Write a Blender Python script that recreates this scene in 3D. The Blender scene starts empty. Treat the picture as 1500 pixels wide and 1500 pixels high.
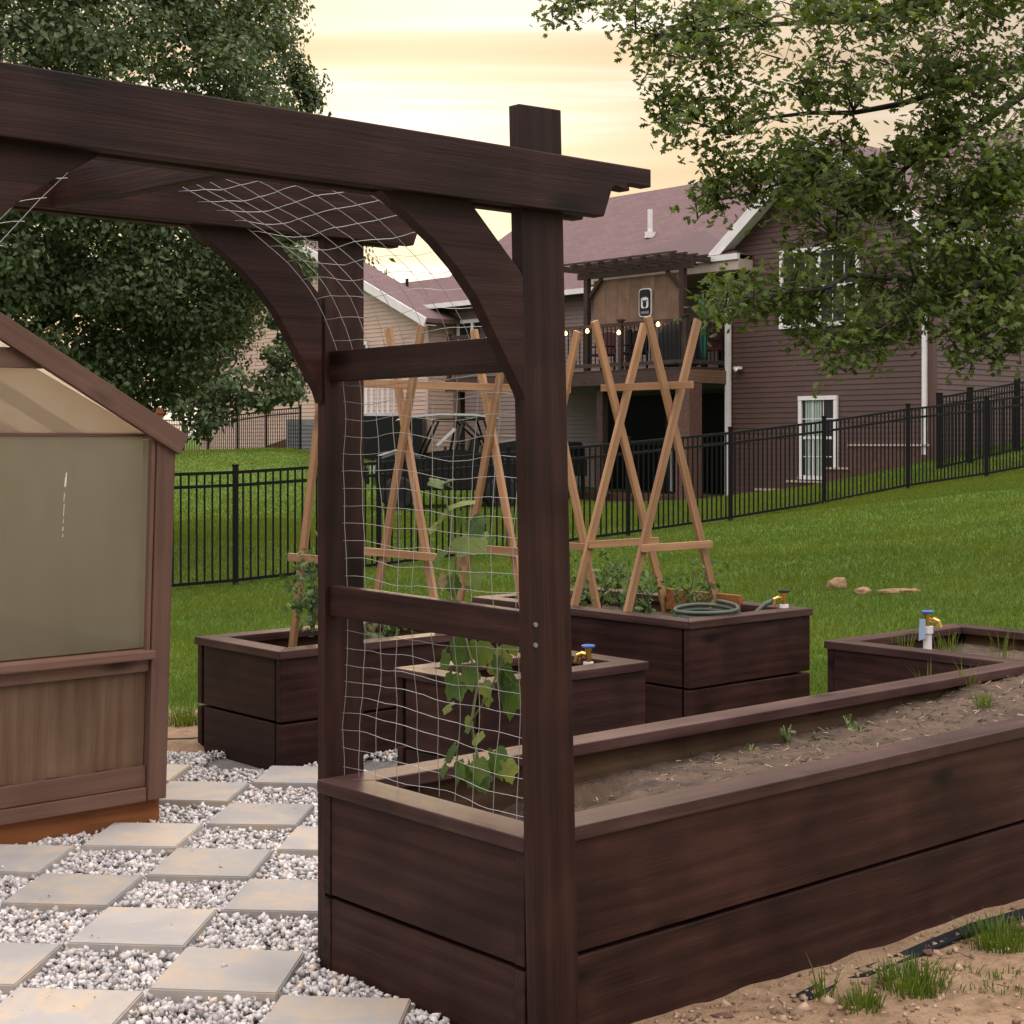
import bpy, bmesh, math, random
import numpy as np
from mathutils import Vector, Matrix, noise as mnoise

random.seed(7)
RNG = np.random.default_rng(7)
S = bpy.context.scene
COL = S.collection
R = math.radians
V = Vector
CAM_H, F, HY = 1.5, 2300.0, 648.0            # eye height, focal length and horizon row in photo pixels

# ------------------------------------------------------------------ frames
U2 = V((0.75, 0.661)).normalized()
V2 = V((-U2.y, U2.x))
G0 = V((0.03, 3.87))
UX, VX, ZX = V((U2.x, U2.y, 0)), V((V2.x, V2.y, 0)), V((0, 0, 1))


def frame(o, x, y, z):
    return Matrix(((x[0], y[0], z[0], o[0]), (x[1], y[1], z[1], o[1]), (x[2], y[2], z[2], o[2]), (0, 0, 0, 1)))


MG = frame((G0.x, G0.y, 0), UX, VX, ZX)       # garden frame: a along the long bed, b across it


def G(a, b, z=0.0):
    return V((G0.x + a * U2.x + b * V2.x, G0.y + a * U2.y + b * V2.y, z))


def ab(x, y):
    d = V((x - G0.x, y - G0.y))
    return d.dot(U2), d.dot(V2)


def at(px, py, Y):
    return V(((px - 750) / F * Y, Y, CAM_H + (HY - py) / F * Y))


# ------------------------------------------------------------------ terrain heights
TP = [(-3, 3, 0), (-3, 6, 0), (-3, 8.5, 0), (0, 3, -.02), (0, 6, 0), (0, 8.3, .02), (1.2, 3.4, -.06), (1.8, 5.3, -.075), (3, 4, -.06),
      (-4, 10, -.02), (-1, 11, .02), (1.6, 9.2, .09), (2.5, 10.5, .16), (3.2, 9.5, .2), (4, 7, .05), (6, 9, .3), (7, 14, .6),
      (-3.86, 17.8, -.18), (-3.2, 18.3, -.16), (1.64, 22.1, .18), (4.91, 24.7, .51), (6.55, 26, .74), (9.1, 28, .99), (-8, 14, -.25), (-7, 22, 0),
      (14, 32, 1.6), (12, 20, 1.1), (4.98, 35.6, .03), (8.55, 31.6, 1.15), (6.8, 33.4, .55), (3.9, 34.8, .12), (0, 33, .2), (-2, 32, .16), (0, 40, .3), (-1.5, 44, .5),
      (-9.5, 49, .97), (-7.2, 46, 1.2), (-5.5, 43, 1.25), (-11, 52, 1.0), (-8, 36, .35), (-4, 38, .55), (-4, 28, .0), (4, 46, .6), (12, 36, 1.9), (20, 40, 2.5),
      (-25, 45, 1.0), (-25, 20, -.3), (-12, 3, -.1), (12, 2, 0), (25, 20, 1.8), (0, -8, 0), (-40, -8, 0), (40, -8, .5), (0, 75, 1.5), (-40, 80, 1.5), (40, 80, 3),
      (0, 160, 2), (-80, 160, 2), (80, 160, 3), (-80, 40, .8), (80, 40, 3)]
TP = np.array(TP, float)


def _phi(r2):
    return 0.5 * r2 * np.log(r2 + 1e-9)


_n = len(TP)
_d2 = ((TP[:, None, :2] - TP[None, :, :2]) ** 2).sum(-1)
_A = np.zeros((_n + 3, _n + 3))
_A[:_n, :_n] = _phi(_d2) + np.eye(_n) * 0.35
_A[:_n, _n] = 1
_A[:_n, _n + 1:] = TP[:, :2]
_A[_n, :_n] = 1
_A[_n + 1:, :_n] = TP[:, :2].T
_W = np.linalg.solve(_A, np.concatenate([TP[:, 2], np.zeros(3)]))


def tz_arr(P):
    P = np.asarray(P, float)
    out = np.empty(len(P))
    for i in range(0, len(P), 20000):
        q = P[i:i + 20000]
        d2 = ((q[:, None, :] - TP[None, :, :2]) ** 2).sum(-1)
        out[i:i + 20000] = _phi(d2) @ _W[:_n] + _W[_n] + q @ _W[_n + 1:]
    return out


def tz(x, y):
    return float(tz_arr([(x, y)])[0])


# ------------------------------------------------------------------ materials
def new_mat(name):
    m = bpy.data.materials.new(name)
    m.use_nodes = True
    nt = m.node_tree
    nt.nodes.clear()
    out = nt.nodes.new('ShaderNodeOutputMaterial')
    return m, nt, out


def nd(nt, kind, **kw):
    n = nt.nodes.new(kind)
    for k, v in kw.items():
        if k.startswith('i_'):
            n.inputs[k[2:].replace('_', ' ')].default_value = v
        else:
            setattr(n, k, v)
    return n


def ramp(nt, stops, fac=None):
    r = nt.nodes.new('ShaderNodeValToRGB')
    e = r.color_ramp.elements
    while len(e) < len(stops):
        e.new(0.5)
    for el, (p, c) in zip(e, stops):
        el.position = p
        el.color = (*c, 1) if len(c) == 3 else c
    if fac is not None:
        nt.links.new(fac, r.inputs[0])
    return r


def mix(nt, a, b, fac, mode='MIX'):
    m = nt.nodes.new('ShaderNodeMix')
    m.data_type = 'RGBA'
    m.blend_type = mode
    for s, v in ((m.inputs[0], fac), (m.inputs[6], a), (m.inputs[7], b)):
        if isinstance(v, bpy.types.NodeSocket):
            nt.links.new(v, s)
        elif isinstance(v, (int, float)):
            s.default_value = v
        else:
            s.default_value = (*v, 1)
    return m.outputs[2]


def math_(nt, op, a, b=0.0):
    m = nt.nodes.new('ShaderNodeMath')
    m.operation = op
    for s, v in ((m.inputs[0], a), (m.inputs[1], b)):
        if isinstance(v, bpy.types.NodeSocket):
            nt.links.new(v, s)
        else:
            s.default_value = v
    return m.outputs[0]


def noise_tex(nt, vec, scale, detail=4, rough=.55, dist=0.0):
    n = nd(nt, 'ShaderNodeTexNoise')
    n.inputs['Scale'].default_value = scale
    n.inputs['Detail'].default_value = detail
    n.inputs['Roughness'].default_value = rough
    n.inputs['Distortion'].default_value = dist
    if vec is not None:
        nt.links.new(vec, n.inputs['Vector'])
    return n.outputs['Fac']


def bump(nt, height, strength, dist=.01):
    b = nd(nt, 'ShaderNodeBump')
    b.inputs['Strength'].default_value = strength
    b.inputs['Distance'].default_value = dist
    nt.links.new(height, b.inputs['Height'])
    return b.outputs[0]


def principled(nt, out, color, rough=.6, normal=None, metal=0.0, spec=.5):
    p = nt.nodes.new('ShaderNodeBsdfPrincipled')
    for s, v in ((p.inputs['Base Color'], color), (p.inputs['Roughness'], rough)):
        if isinstance(v, bpy.types.NodeSocket):
            nt.links.new(v, s)
        elif isinstance(v, (int, float)):
            s.default_value = v
        else:
            s.default_value = (*v, 1)
    p.inputs['Metallic'].default_value = metal
    p.inputs['Specular IOR Level'].default_value = spec
    if normal is not None:
        nt.links.new(normal, p.inputs['Normal'])
    nt.links.new(p.outputs[0], out.inputs[0])
    return p


def mat_wood(name, dark, mid, light, rough=.5, knots=True, grain=1.0, blotch=.5, var=.36):
    """board wood: grain runs along the object's own X axis"""
    m, nt, out = new_mat(name)
    tc = nd(nt, 'ShaderNodeTexCoord')
    oi = nd(nt, 'ShaderNodeObjectInfo')
    off = nd(nt, 'ShaderNodeVectorMath', operation='SCALE')
    cmb = nd(nt, 'ShaderNodeCombineXYZ', i_X=37.0, i_Y=11.3, i_Z=23.7)
    nt.links.new(cmb.outputs[0], off.inputs[0])
    nt.links.new(oi.outputs['Random'], off.inputs['Scale'])
    add = nd(nt, 'ShaderNodeVectorMath', operation='ADD')
    nt.links.new(tc.outputs['Object'], add.inputs[0])
    nt.links.new(off.outputs[0], add.inputs[1])
    st = nd(nt, 'ShaderNodeVectorMath', operation='MULTIPLY')
    st.inputs[1].default_value = (1.3, 30, 30)
    nt.links.new(add.outputs[0], st.inputs[0])
    st2 = nd(nt, 'ShaderNodeVectorMath', operation='MULTIPLY')
    st2.inputs[1].default_value = (.35, 2.2, 2.2)
    nt.links.new(add.outputs[0], st2.inputs[0])
    fine = noise_tex(nt, st.outputs[0], 2.2, 5, .65, .3)
    wv = nd(nt, 'ShaderNodeTexWave', wave_type='RINGS', rings_direction='X')
    wv.inputs['Scale'].default_value = 2.6
    wv.inputs['Distortion'].default_value = 9.0
    wv.inputs['Detail'].default_value = 2.0
    wv.inputs['Detail Scale'].default_value = .55
    nt.links.new(st2.outputs[0], wv.inputs['Vector'])
    st4 = nd(nt, 'ShaderNodeVectorMath', operation='MULTIPLY')
    st4.inputs[1].default_value = (2.2, 95, 95)
    nt.links.new(add.outputs[0], st4.inputs[0])
    hair = noise_tex(nt, st4.outputs[0], 2.0, 3, .6)
    fine = math_(nt, 'ADD', math_(nt, 'MULTIPLY', fine, .6), math_(nt, 'MULTIPLY', hair, .4))
    big = noise_tex(nt, add.outputs[0], 3.1, 3, .5, .4)
    g = math_(nt, 'ADD', math_(nt, 'MULTIPLY', fine, .72), math_(nt, 'MULTIPLY', wv.outputs['Fac'], .13 * grain))
    g = math_(nt, 'ADD', g, math_(nt, 'MULTIPLY', math_(nt, 'SUBTRACT', big, .5), blotch))
    c = ramp(nt, [(.2, dark), (.45, mid), (.75, light)], g).outputs[0]
    # each board takes the stain a little differently
    val = math_(nt, 'ADD', 1 - var / 2, math_(nt, 'MULTIPLY', oi.outputs['Random'], var))
    hsv = nd(nt, 'ShaderNodeHueSaturation')
    nt.links.new(c, hsv.inputs['Color'])
    nt.links.new(val, hsv.inputs['Value'])
    c = hsv.outputs[0]
    if knots:
        vo = nd(nt, 'ShaderNodeTexVoronoi')
        vo.inputs['Scale'].default_value = 1.0
        st3 = nd(nt, 'ShaderNodeVectorMath', operation='MULTIPLY')
        st3.inputs[1].default_value = (2.1, 5.5, 5.5)
        nt.links.new(add.outputs[0], st3.inputs[0])
        nt.links.new(st3.outputs[0], vo.inputs['Vector'])
        k = ramp(nt, [(.07, (1, 1, 1)), (.2, (0, 0, 0))], vo.outputs['Distance']).outputs[0]
        c = mix(nt, c, tuple(x * .3 for x in dark), math_(nt, 'MULTIPLY', k, .85))
    rg = math_(nt, 'ADD', rough - .12, math_(nt, 'MULTIPLY', fine, .24))
    principled(nt, out, c, rg, bump(nt, fine, .45, .004), 0, .2)
    return m


def mat_noise(name, c0, c1, scale=5, rough=.7, bstr=.2, bscale=None, coord='Object', metal=0.0, detail=5, spec=.5):
    m, nt, out = new_mat(name)
    tc = nd(nt, 'ShaderNodeTexCoord')
    f = noise_tex(nt, tc.outputs[coord], scale, detail, .6)
    c = ramp(nt, [(.3, c0), (.7, c1)], f).outputs[0]
    f2 = noise_tex(nt, tc.outputs[coord], bscale or scale * 6, 4, .6)
    principled(nt, out, c, rough, bump(nt, f2, bstr, .01) if bstr else None, metal, spec)
    return m


def mat_island(name, stops, rough=.6, transl=0.0, bstr=0.0, spec=.3, patch=None):
    """colour varies from one loose piece (leaf, stone, blade) to the next"""
    m, nt, out = new_mat(name)
    ge = nd(nt, 'ShaderNodeNewGeometry')
    oi = nd(nt, 'ShaderNodeObjectInfo')
    c = ramp(nt, stops, math_(nt, 'FRACT', math_(nt, 'ADD', ge.outputs['Random Per Island'], oi.outputs['Random']))).outputs[0]
    tc = nd(nt, 'ShaderNodeTexCoord')
    if patch:
        f = noise_tex(nt, tc.outputs['Object'], patch[0], 3, .5)
        c = mix(nt, c, patch[1], math_(nt, 'MULTIPLY', ramp(nt, [(.42, (0, 0, 0)), (.66, (1, 1, 1))], f).outputs[0], patch[2]))
    nrm = None
    if bstr:
        nrm = bump(nt, noise_tex(nt, tc.outputs['Object'], 90, 3), bstr, .004)
    p = principled(nt, out, c, rough, nrm, 0, spec)
    if transl:
        t = nd(nt, 'ShaderNodeBsdfTranslucent')
        nt.links.new(mix(nt, c, (1.0, .95, .35), 1.0, 'MULTIPLY'), t.inputs[0])
        hs = nd(nt, 'ShaderNodeMixShader')
        hs.inputs[0].default_value = transl
        nt.links.new(p.outputs[0], hs.inputs[1])
        nt.links.new(t.outputs[0], hs.inputs[2])
        nt.links.new(hs.outputs[0], out.inputs[0])
    return m


def mat_plain(name, c, rough=.5, metal=0.0, spec=.5, emit=None):
    m, nt, out = new_mat(name)
    tc = nd(nt, 'ShaderNodeTexCoord')
    f = noise_tex(nt, tc.outputs['Object'], 9, 3)
    col = ramp(nt, [(.2, tuple(x * .85 for x in c)), (.8, tuple(min(1, x * 1.12) for x in c))], f).outputs[0]
    p = principled(nt, out, col, rough, None, metal, spec)
    if emit:
        p.inputs['Emission Color'].default_value = (*emit[0], 1)
        p.inputs['Emission Strength'].default_value = emit[1]
    return m


M = {}
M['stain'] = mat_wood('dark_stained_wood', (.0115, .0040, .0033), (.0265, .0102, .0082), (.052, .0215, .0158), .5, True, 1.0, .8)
M['stain_cap_lit'] = mat_wood('sheen_lit_cap_wood', (.028, .0125, .0108), (.05, .025, .0215), (.085, .047, .041), .45, True, 1.0, .7)  # same stain, lightened to paint the sky's sheen on the cap tops
M['cedar'] = mat_wood('pale_cedar', (.21, .112, .056), (.31, .175, .09), (.44, .275, .155), .6, True, .8, .35)
M['shed_wood'] = mat_wood('greenhouse_wood', (.11, .058, .041), (.15, .083, .06), (.2, .12, .09), .55, True, .7)
M['shed_panel'] = mat_wood('greenhouse_panel_wood', (.095, .054, .031), (.135, .082, .05), (.18, .115, .073), .55, True, .9, .7, .1)
M['orange_wood'] = mat_wood('raw_orange_wood', (.13, .045, .014), (.24, .088, .03), (.34, .14, .05), .6)
M['liner'] = mat_wood('weathered_liner_wood', (.034, .018, .009), (.07, .04, .02), (.115, .07, .037), .8, True, 1, .9)
M['deck_wood'] = mat_wood('deck_wood', (.028, .016, .013), (.045, .027, .022), (.07, .045, .037), .6)
M['deck_tan'] = mat_wood('fresh_deck_wood', (.08, .044, .028), (.13, .075, .047), (.19, .115, .075), .6)
M['wire'] = mat_plain('galvanised_wire', (.42, .41, .39), .5, .6)
M['soil'] = mat_noise('garden_soil', (.024, .0135, .0075), (.10, .06, .034), 9, .95, .9, 60)
M['gravel_bed'] = mat_noise('gap_shaded_dust', (.09, .083, .08), (.17, .158, .15), 30, .9, .6, 90)  # dust bed darkened to paint shade into the gaps between stones
M['stone'] = mat_island('crushed_limestone', [(0, (.2, .185, .18)), (.2, (.39, .365, .355)), (.7, (.55, .52, .50)), (.92, (.68, .65, .62)), (1, (.52, .4, .3))], .75, 0, .4)
M['grass'] = mat_island('grass_blades', [(0, (.068, .118, .014)), (.5, (.09, .15, .022)), (.9, (.125, .182, .034)), (1, (.2, .22, .07))], .6, .5, 0, .2, (.5, (.135, .165, .018), .8))
M['leaf_tree'] = mat_island('shade_tree_leaves', [(0, (.042, .066, .030)), (.5, (.09, .128, .058)), (1, (.18, .225, .115))], .6, .35, 0, .3)
M['leaf_oak'] = mat_island('oak_leaves', [(0, (.04, .062, .013)), (.5, (.08, .118, .024)), (1, (.155, .20, .045))], .55, .45, 0, .2)
M['leaf_vine'] = mat_island('vine_leaves', [(0, (.045, .095, .022)), (.55, (.095, .16, .035)), (1, (.2, .245, .06))], .5, .35, .25, .4)
M['leaf_veg'] = mat_island('vegetable_leaves', [(0, (.035, .075, .022)), (.6, (.07, .13, .04)), (1, (.14, .2, .08))], .55, .3, 0, .35)
M['leaf_dry'] = mat_plain('dried_leaf', (.36, .24, .14), .8)


def mat_vine():
    m, nt, out = new_mat('veined_leaf')
    uv = nd(nt, 'ShaderNodeUVMap', uv_map='leaf')
    sp = nd(nt, 'ShaderNodeSeparateXYZ')
    nt.links.new(uv.outputs[0], sp.inputs[0])
    ang_ = math_(nt, 'ARCTAN2', sp.outputs[0], sp.outputs[1])
    r_ = math_(nt, 'SQRT', math_(nt, 'ADD', math_(nt, 'POWER', sp.outputs[0], 2.0), math_(nt, 'POWER', sp.outputs[1], 2.0)))
    d_ = math_(nt, 'MULTIPLY', math_(nt, 'ABSOLUTE', math_(nt, 'SINE', math_(nt, 'MULTIPLY', ang_, 4.2))), r_)
    vein = ramp(nt, [(.0, (1, 1, 1)), (.075, (0, 0, 0))], d_).outputs[0]
    oi = nd(nt, 'ShaderNodeObjectInfo')
    tc = nd(nt, 'ShaderNodeTexCoord')
    f = noise_tex(nt, tc.outputs['Object'], 26, 4, .6)
    k = math_(nt, 'ADD', math_(nt, 'MULTIPLY', oi.outputs['Random'], .75), math_(nt, 'MULTIPLY', f, .35))
    c = ramp(nt, [(.1, (.035, .08, .02)), (.5, (.085, .15, .035)), (1, (.23, .26, .06))], k).outputs[0]
    c = mix(nt, c, (.2, .27, .10), math_(nt, 'MULTIPLY', vein, .55))
    hgt = math_(nt, 'SUBTRACT', math_(nt, 'MULTIPLY', f, .6), math_(nt, 'MULTIPLY', vein, .5))
    p = principled(nt, out, c, .5, bump(nt, hgt, .7, .006), 0, .35)
    t = nd(nt, 'ShaderNodeBsdfTranslucent')
    nt.links.new(mix(nt, c, (1.0, .95, .4), 1.0, 'MULTIPLY'), t.inputs[0])
    hs = nd(nt, 'ShaderNodeMixShader')
    hs.inputs[0].default_value = .35
    nt.links.new(p.outputs[0], hs.inputs[1])
    nt.links.new(t.outputs[0], hs.inputs[2])
    nt.links.new(hs.outputs[0], out.inputs[0])
    return m


M['leaf_climb'] = mat_vine()
M['stem'] = mat_noise('plant_stem', (.07, .10, .03), (.16, .18, .07), 20, .6, 0)
M['straw'] = mat_island('straw_bits', [(0, (.06, .042, .027)), (.7, (.15, .11, .072)), (1, (.34, .26, .175))], .85)
M['bark'] = mat_noise('bark', (.016, .012, .01), (.05, .04, .032), 14, .9, .8, 50)
M['fence'] = mat_plain('black_aluminium', (.003, .003, .0035), .6, 0, .2)
M['white'] = mat_noise('white_vinyl', (.6, .57, .57), (.72, .69, .69), 3, .5, 0)
M['tan_trim'] = mat_noise('tan_vinyl', (.36, .29, .24), (.44, .36, .3), 3, .6, 0)
M['siding'] = mat_noise('brown_siding', (.058, .026, .0215), (.078, .037, .030), 1.2, .55, .12, 60)
M['siding_grey'] = mat_noise('taupe_siding', (.16, .115, .10), (.2, .145, .125), 1.2, .55, .12, 60)
M['siding_mid'] = mat_noise('dusty_brown_siding', (.08, .046, .04), (.105, .062, .054), 1.2, .55, .12, 60)
M['siding_beige'] = mat_noise('beige_siding', (.43, .30, .235), (.5, .355, .285), 1.2, .6, .12, 60)
M['corner'] = mat_plain('brown_corner_trim', (.085, .04, .036), .5)
M['brick'] = mat_noise('reddish_brick', (.06, .027, .02), (.12, .058, .043), 14, .85, .5, 40)
M['cap_stone'] = mat_noise('pale_sill_stone', (.36, .28, .24), (.46, .37, .32), 8, .8, .2)
M['black'] = mat_plain('black_paint', (.006, .006, .007), .4, 0, .3)
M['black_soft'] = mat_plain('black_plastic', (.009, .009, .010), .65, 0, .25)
M['rubber'] = mat_plain('tyre_rubber', (.012, .012, .012), .85)
M['chrome'] = mat_plain('pale_roof_metal', (.55, .55, .56), .35, .3)
M['grey'] = mat_plain('grey_plastic', (.16, .16, .165), .55)
M['brass'] = mat_plain('brass', (.62, .38, .1), .3, 1.0)
M['blue'] = mat_plain('blue_handle', (.03, .08, .3), .35)
M['pvc'] = mat_noise('white_pvc', (.55, .53, .52), (.72, .7, .69), 12, .4, 0)
M['hose_green'] = mat_plain('green_hose', (.035, .055, .04), .5)
M['cloth_teal'] = mat_plain('teal_cloth', (.02, .12, .1), .8)
M['cloth_red'] = mat_plain('dark_red_cloth', (.09, .015, .018), .8)
M['screen'] = mat_wood('privacy_screen_boards', (.15, .088, .06), (.2, .12, .085), (.25, .155, .112), .7, False, .6, .9)
M['bulb'] = mat_plain('warm_bulb', (1, .8, .4), .4, 0, .5, ((1.0, .62, .18), 7.0))
M['curtain'] = mat_plain('pale_curtain', (.3, .36, .33), .9)
M['fabric'] = mat_plain('landscape_fabric', (.012, .013, .015), .9, 0, .1)
M['mulch'] = mat_noise('red_mulch', (.03, .012, .008), (.09, .035, .022), 12, .95, .8)
M['clod'] = mat_noise('clay_clod', (.2, .115, .055), (.36, .235, .13), 12, .95, .8, 40)


def mat_shingle():
    m, nt, out = new_mat('maroon_shingles')
    tc = nd(nt, 'ShaderNodeTexCoord')
    br = nd(nt, 'ShaderNodeTexBrick', offset=.5)
    br.inputs['Scale'].default_value = 1.0
    br.inputs['Mortar Size'].default_value = .008
    br.inputs['Brick Width'].default_value = .3
    br.inputs['Row Height'].default_value = .14
    br.inputs['Color1'].default_value = (.085, .043, .043, 1)
    br.inputs['Color2'].default_value = (.115, .062, .062, 1)
    br.inputs['Mortar'].default_value = (.05, .025, .025, 1)
    nt.links.new(tc.outputs['UV'], br.inputs['Vector'])
    f = noise_tex(nt, tc.outputs['Object'], 1.3, 4)
    c = mix(nt, br.outputs['Color'], (.125, .072, .073), math_(nt, 'MULTIPLY', f, .4))
    principled(nt, out, c, .85, bump(nt, br.outputs['Fac'], -.3, .01))
    return m


M['shingle'] = mat_shingle()


def mat_paver():
    m, nt, out = new_mat('concrete_paver')
    tc = nd(nt, 'ShaderNodeTexCoord')
    oi = nd(nt, 'ShaderNodeObjectInfo')
    v = nd(nt, 'ShaderNodeVectorMath', operation='ADD')
    sc = nd(nt, 'ShaderNodeVectorMath', operation='SCALE')
    cmb = nd(nt, 'ShaderNodeCombineXYZ', i_X=50, i_Y=31, i_Z=3)
    nt.links.new(cmb.outputs[0], sc.inputs[0])
    nt.links.new(oi.outputs['Random'], sc.inputs['Scale'])
    nt.links.new(tc.outputs['Object'], v.inputs[0])
    nt.links.new(sc.outputs[0], v.inputs[1])
    f1 = noise_tex(nt, v.outputs[0], 2.4, 4, .55, .5)
    f2 = noise_tex(nt, v.outputs[0], 70, 4, .7)
    f3 = noise_tex(nt, v.outputs[0], 7, 5, .6, .8)
    c = ramp(nt, [(.3, (.27, .258, .246)), (.6, (.335, .32, .302))], f1).outputs[0]
    st = ramp(nt, [(.41, (0, 0, 0)), (.55, (1, 1, 1))], f1).outputs[0]
    st = math_(nt, 'MULTIPLY', st, ramp(nt, [(.38, (0, 0, 0)), (.62, (1, 1, 1))], f3).outputs[0])
    c = mix(nt, c, (.44, .345, .24), math_(nt, 'MULTIPLY', st, .85))
    c = mix(nt, c, (.27, .26, .255), math_(nt, 'MULTIPLY', ramp(nt, [(.55, (0, 0, 0)), (.75, (1, 1, 1))], f2).outputs[0], .3))
    val = math_(nt, 'ADD', .86, math_(nt, 'MULTIPLY', oi.outputs['Random'], .26))
    hsv = nd(nt, 'ShaderNodeHueSaturation')
    nt.links.new(c, hsv.inputs['Color'])
    nt.links.new(val, hsv.inputs['Value'])
    principled(nt, out, hsv.outputs[0], .8, bump(nt, f2, .25, .003))
    return m


M['paver'] = mat_paver()


def mat_poly(name="hazy_plastic_sheet", tfac=.55, lo=(.78, .68, .58), hi=(.86, .77, .66)):
    """hazy twin-wall plastic sheet"""
    m, nt, out = new_mat(name)
    tc = nd(nt, 'ShaderNodeTexCoord')
    st = nd(nt, 'ShaderNodeVectorMath', operation='MULTIPLY')
    st.inputs[1].default_value = (1, 1, .35)
    nt.links.new(tc.outputs['Object'], st.inputs[0])
    f = noise_tex(nt, st.outputs[0], 3.0, 4)
    tr = nd(nt, 'ShaderNodeBsdfTransparent')
    tr.inputs[0].default_value = (.9, .86, .78, 1)
    tl = nd(nt, 'ShaderNodeBsdfTranslucent')
    nt.links.new(ramp(nt, [(.3, lo), (.7, hi)], f).outputs[0], tl.inputs[0])
    di = nd(nt, 'ShaderNodeBsdfDiffuse')
    di.inputs[0].default_value = (.42, .4, .36, 1)
    gl = nd(nt, 'ShaderNodeBsdfGlossy')
    gl.inputs['Roughness'].default_value = .28
    gl.inputs[0].default_value = (.9, .9, .9, 1)
    a = nd(nt, 'ShaderNodeMixShader')
    a.inputs[0].default_value = tfac
    nt.links.new(tr.outputs[0], a.inputs[1])
    nt.links.new(tl.outputs[0], a.inputs[2])
    b = nd(nt, 'ShaderNodeMixShader')
    b.inputs[0].default_value = .06
    nt.links.new(a.outputs[0], b.inputs[1])
    nt.links.new(di.outputs[0], b.inputs[2])
    fr = nd(nt, 'ShaderNodeFresnel')
    fr.inputs[0].default_value = 1.45
    c = nd(nt, 'ShaderNodeMixShader')
    nt.links.new(fr.outputs[0], c.inputs[0])
    nt.links.new(b.outputs[0], c.inputs[1])
    nt.links.new(gl.outputs[0], c.inputs[2])
    nt.links.new(c.outputs[0], out.inputs[0])
    return m


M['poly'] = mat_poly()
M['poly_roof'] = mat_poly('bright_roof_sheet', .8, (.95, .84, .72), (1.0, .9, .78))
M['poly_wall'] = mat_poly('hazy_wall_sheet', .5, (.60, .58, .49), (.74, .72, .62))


def mat_glass():
    m, nt, out = new_mat('window_glass')
    principled(nt, out, (.012, .014, .015), .08, None, 0, .35)
    return m


M['glass'] = mat_glass()


M['shade_glass'] = mat_plain('shade_black_door_glass', (.003, .003, .0035), .3, 0, .06)  # near-black door panes that paint in the deep shade under the deck


def mat_ground():
    m, nt, out = new_mat('lawn_and_soil')
    tc = nd(nt, 'ShaderNodeTexCoord')
    at_ = nd(nt, 'ShaderNodeAttribute', attribute_name='bare')
    P = tc.outputs['Object']
    n1 = noise_tex(nt, P, 2.2, 5, .6)
    n2 = noise_tex(nt, P, 18, 5, .65)
    n3 = noise_tex(nt, P, 70, 4, .7)
    grass = ramp(nt, [(.3, (.036, .072, .008)), (.55, (.07, .125, .013)), (.75, (.12, .17, .024))], math_(nt, 'ADD', math_(nt, 'MULTIPLY', n1, .5), math_(nt, 'MULTIPLY', n3, .5))).outputs[0]
    sand = ramp(nt, [(.28, (.10, .06, .036)), (.48, (.25, .165, .10)), (.72, (.37, .265, .175))], math_(nt, 'ADD', math_(nt, 'MULTIPLY', n1, .5), math_(nt, 'MULTIPLY', n2, .5))).outputs[0]
    k = math_(nt, 'ADD', at_.outputs['Fac'], math_(nt, 'MULTIPLY', math_(nt, 'SUBTRACT', n2, .5), .7))
    k = ramp(nt, [(.42, (0, 0, 0)), (.58, (1, 1, 1))], k).outputs[0]
    c = mix(nt, grass, sand, k)
    h = math_(nt, 'ADD', math_(nt, 'MULTIPLY', n2, .6), math_(nt, 'MULTIPLY', n3, .5))
    principled(nt, out, c, .95, bump(nt, h, .8, .03), 0, .15)
    return m


M['ground'] = mat_ground()


# ------------------------------------------------------------------ object helpers
def tag(o, label=None, cat=None, group=None, kind=None):
    for k, v in (('label', label), ('category', cat), ('group', group), ('kind', kind)):
        if v:
            o[k] = v
    return o


def thing(name, loc, label, cat, group=None):
    o = bpy.data.objects.new(name, None)
    o.empty_display_size = .1
    COL.objects.link(o)
    o.location = loc
    return tag(o, label, cat, group)


def base_of(o):
    p = V((0, 0, 0))
    while o is not None:
        p = p + o.location if o.type == 'EMPTY' else p
        o = o.parent
    return p


def link(me, name, mat, parent=None, M4=None):
    o = bpy.data.objects.new(name, me)
    COL.objects.link(o)
    if mat is not None:
        if isinstance(mat, (list, tuple)):
            for k in mat:
                me.materials.append(k)
        else:
            me.materials.append(mat)
    if M4 is not None:
        o.matrix_basis = M4
    if parent is not None:
        o.parent = parent
        W = Matrix.Identity(4)
        chain = []
        p = parent
        while p is not None:
            chain.append(p)
            p = p.parent
        for q in reversed(chain):
            W = W @ (q.matrix_parent_inverse @ q.matrix_basis if q.parent else q.matrix_basis)
        o.matrix_parent_inverse = W.inverted()
    return o


def raw(name, verts, faces, mat, parent=None, M4=None, smooth=False, bevel=0.0):
    me = bpy.data.meshes.new(name)
    me.from_pydata([tuple(v) for v in verts], [], [tuple(f) for f in faces])
    bm = bmesh.new()
    bm.from_mesh(me)
    bmesh.ops.recalc_face_normals(bm, faces=bm.faces)
    if bevel:
        bmesh.ops.bevel(bm, geom=[e for e in bm.edges if len(e.link_faces) == 2 and e.calc_face_angle(0) > .5], offset=bevel, segments=2, affect='EDGES', profile=.6)
    if smooth:
        for f in bm.faces:
            f.smooth = True
    bm.to_mesh(me)
    bm.free()
    return link(me, name, mat, parent, M4)


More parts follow.
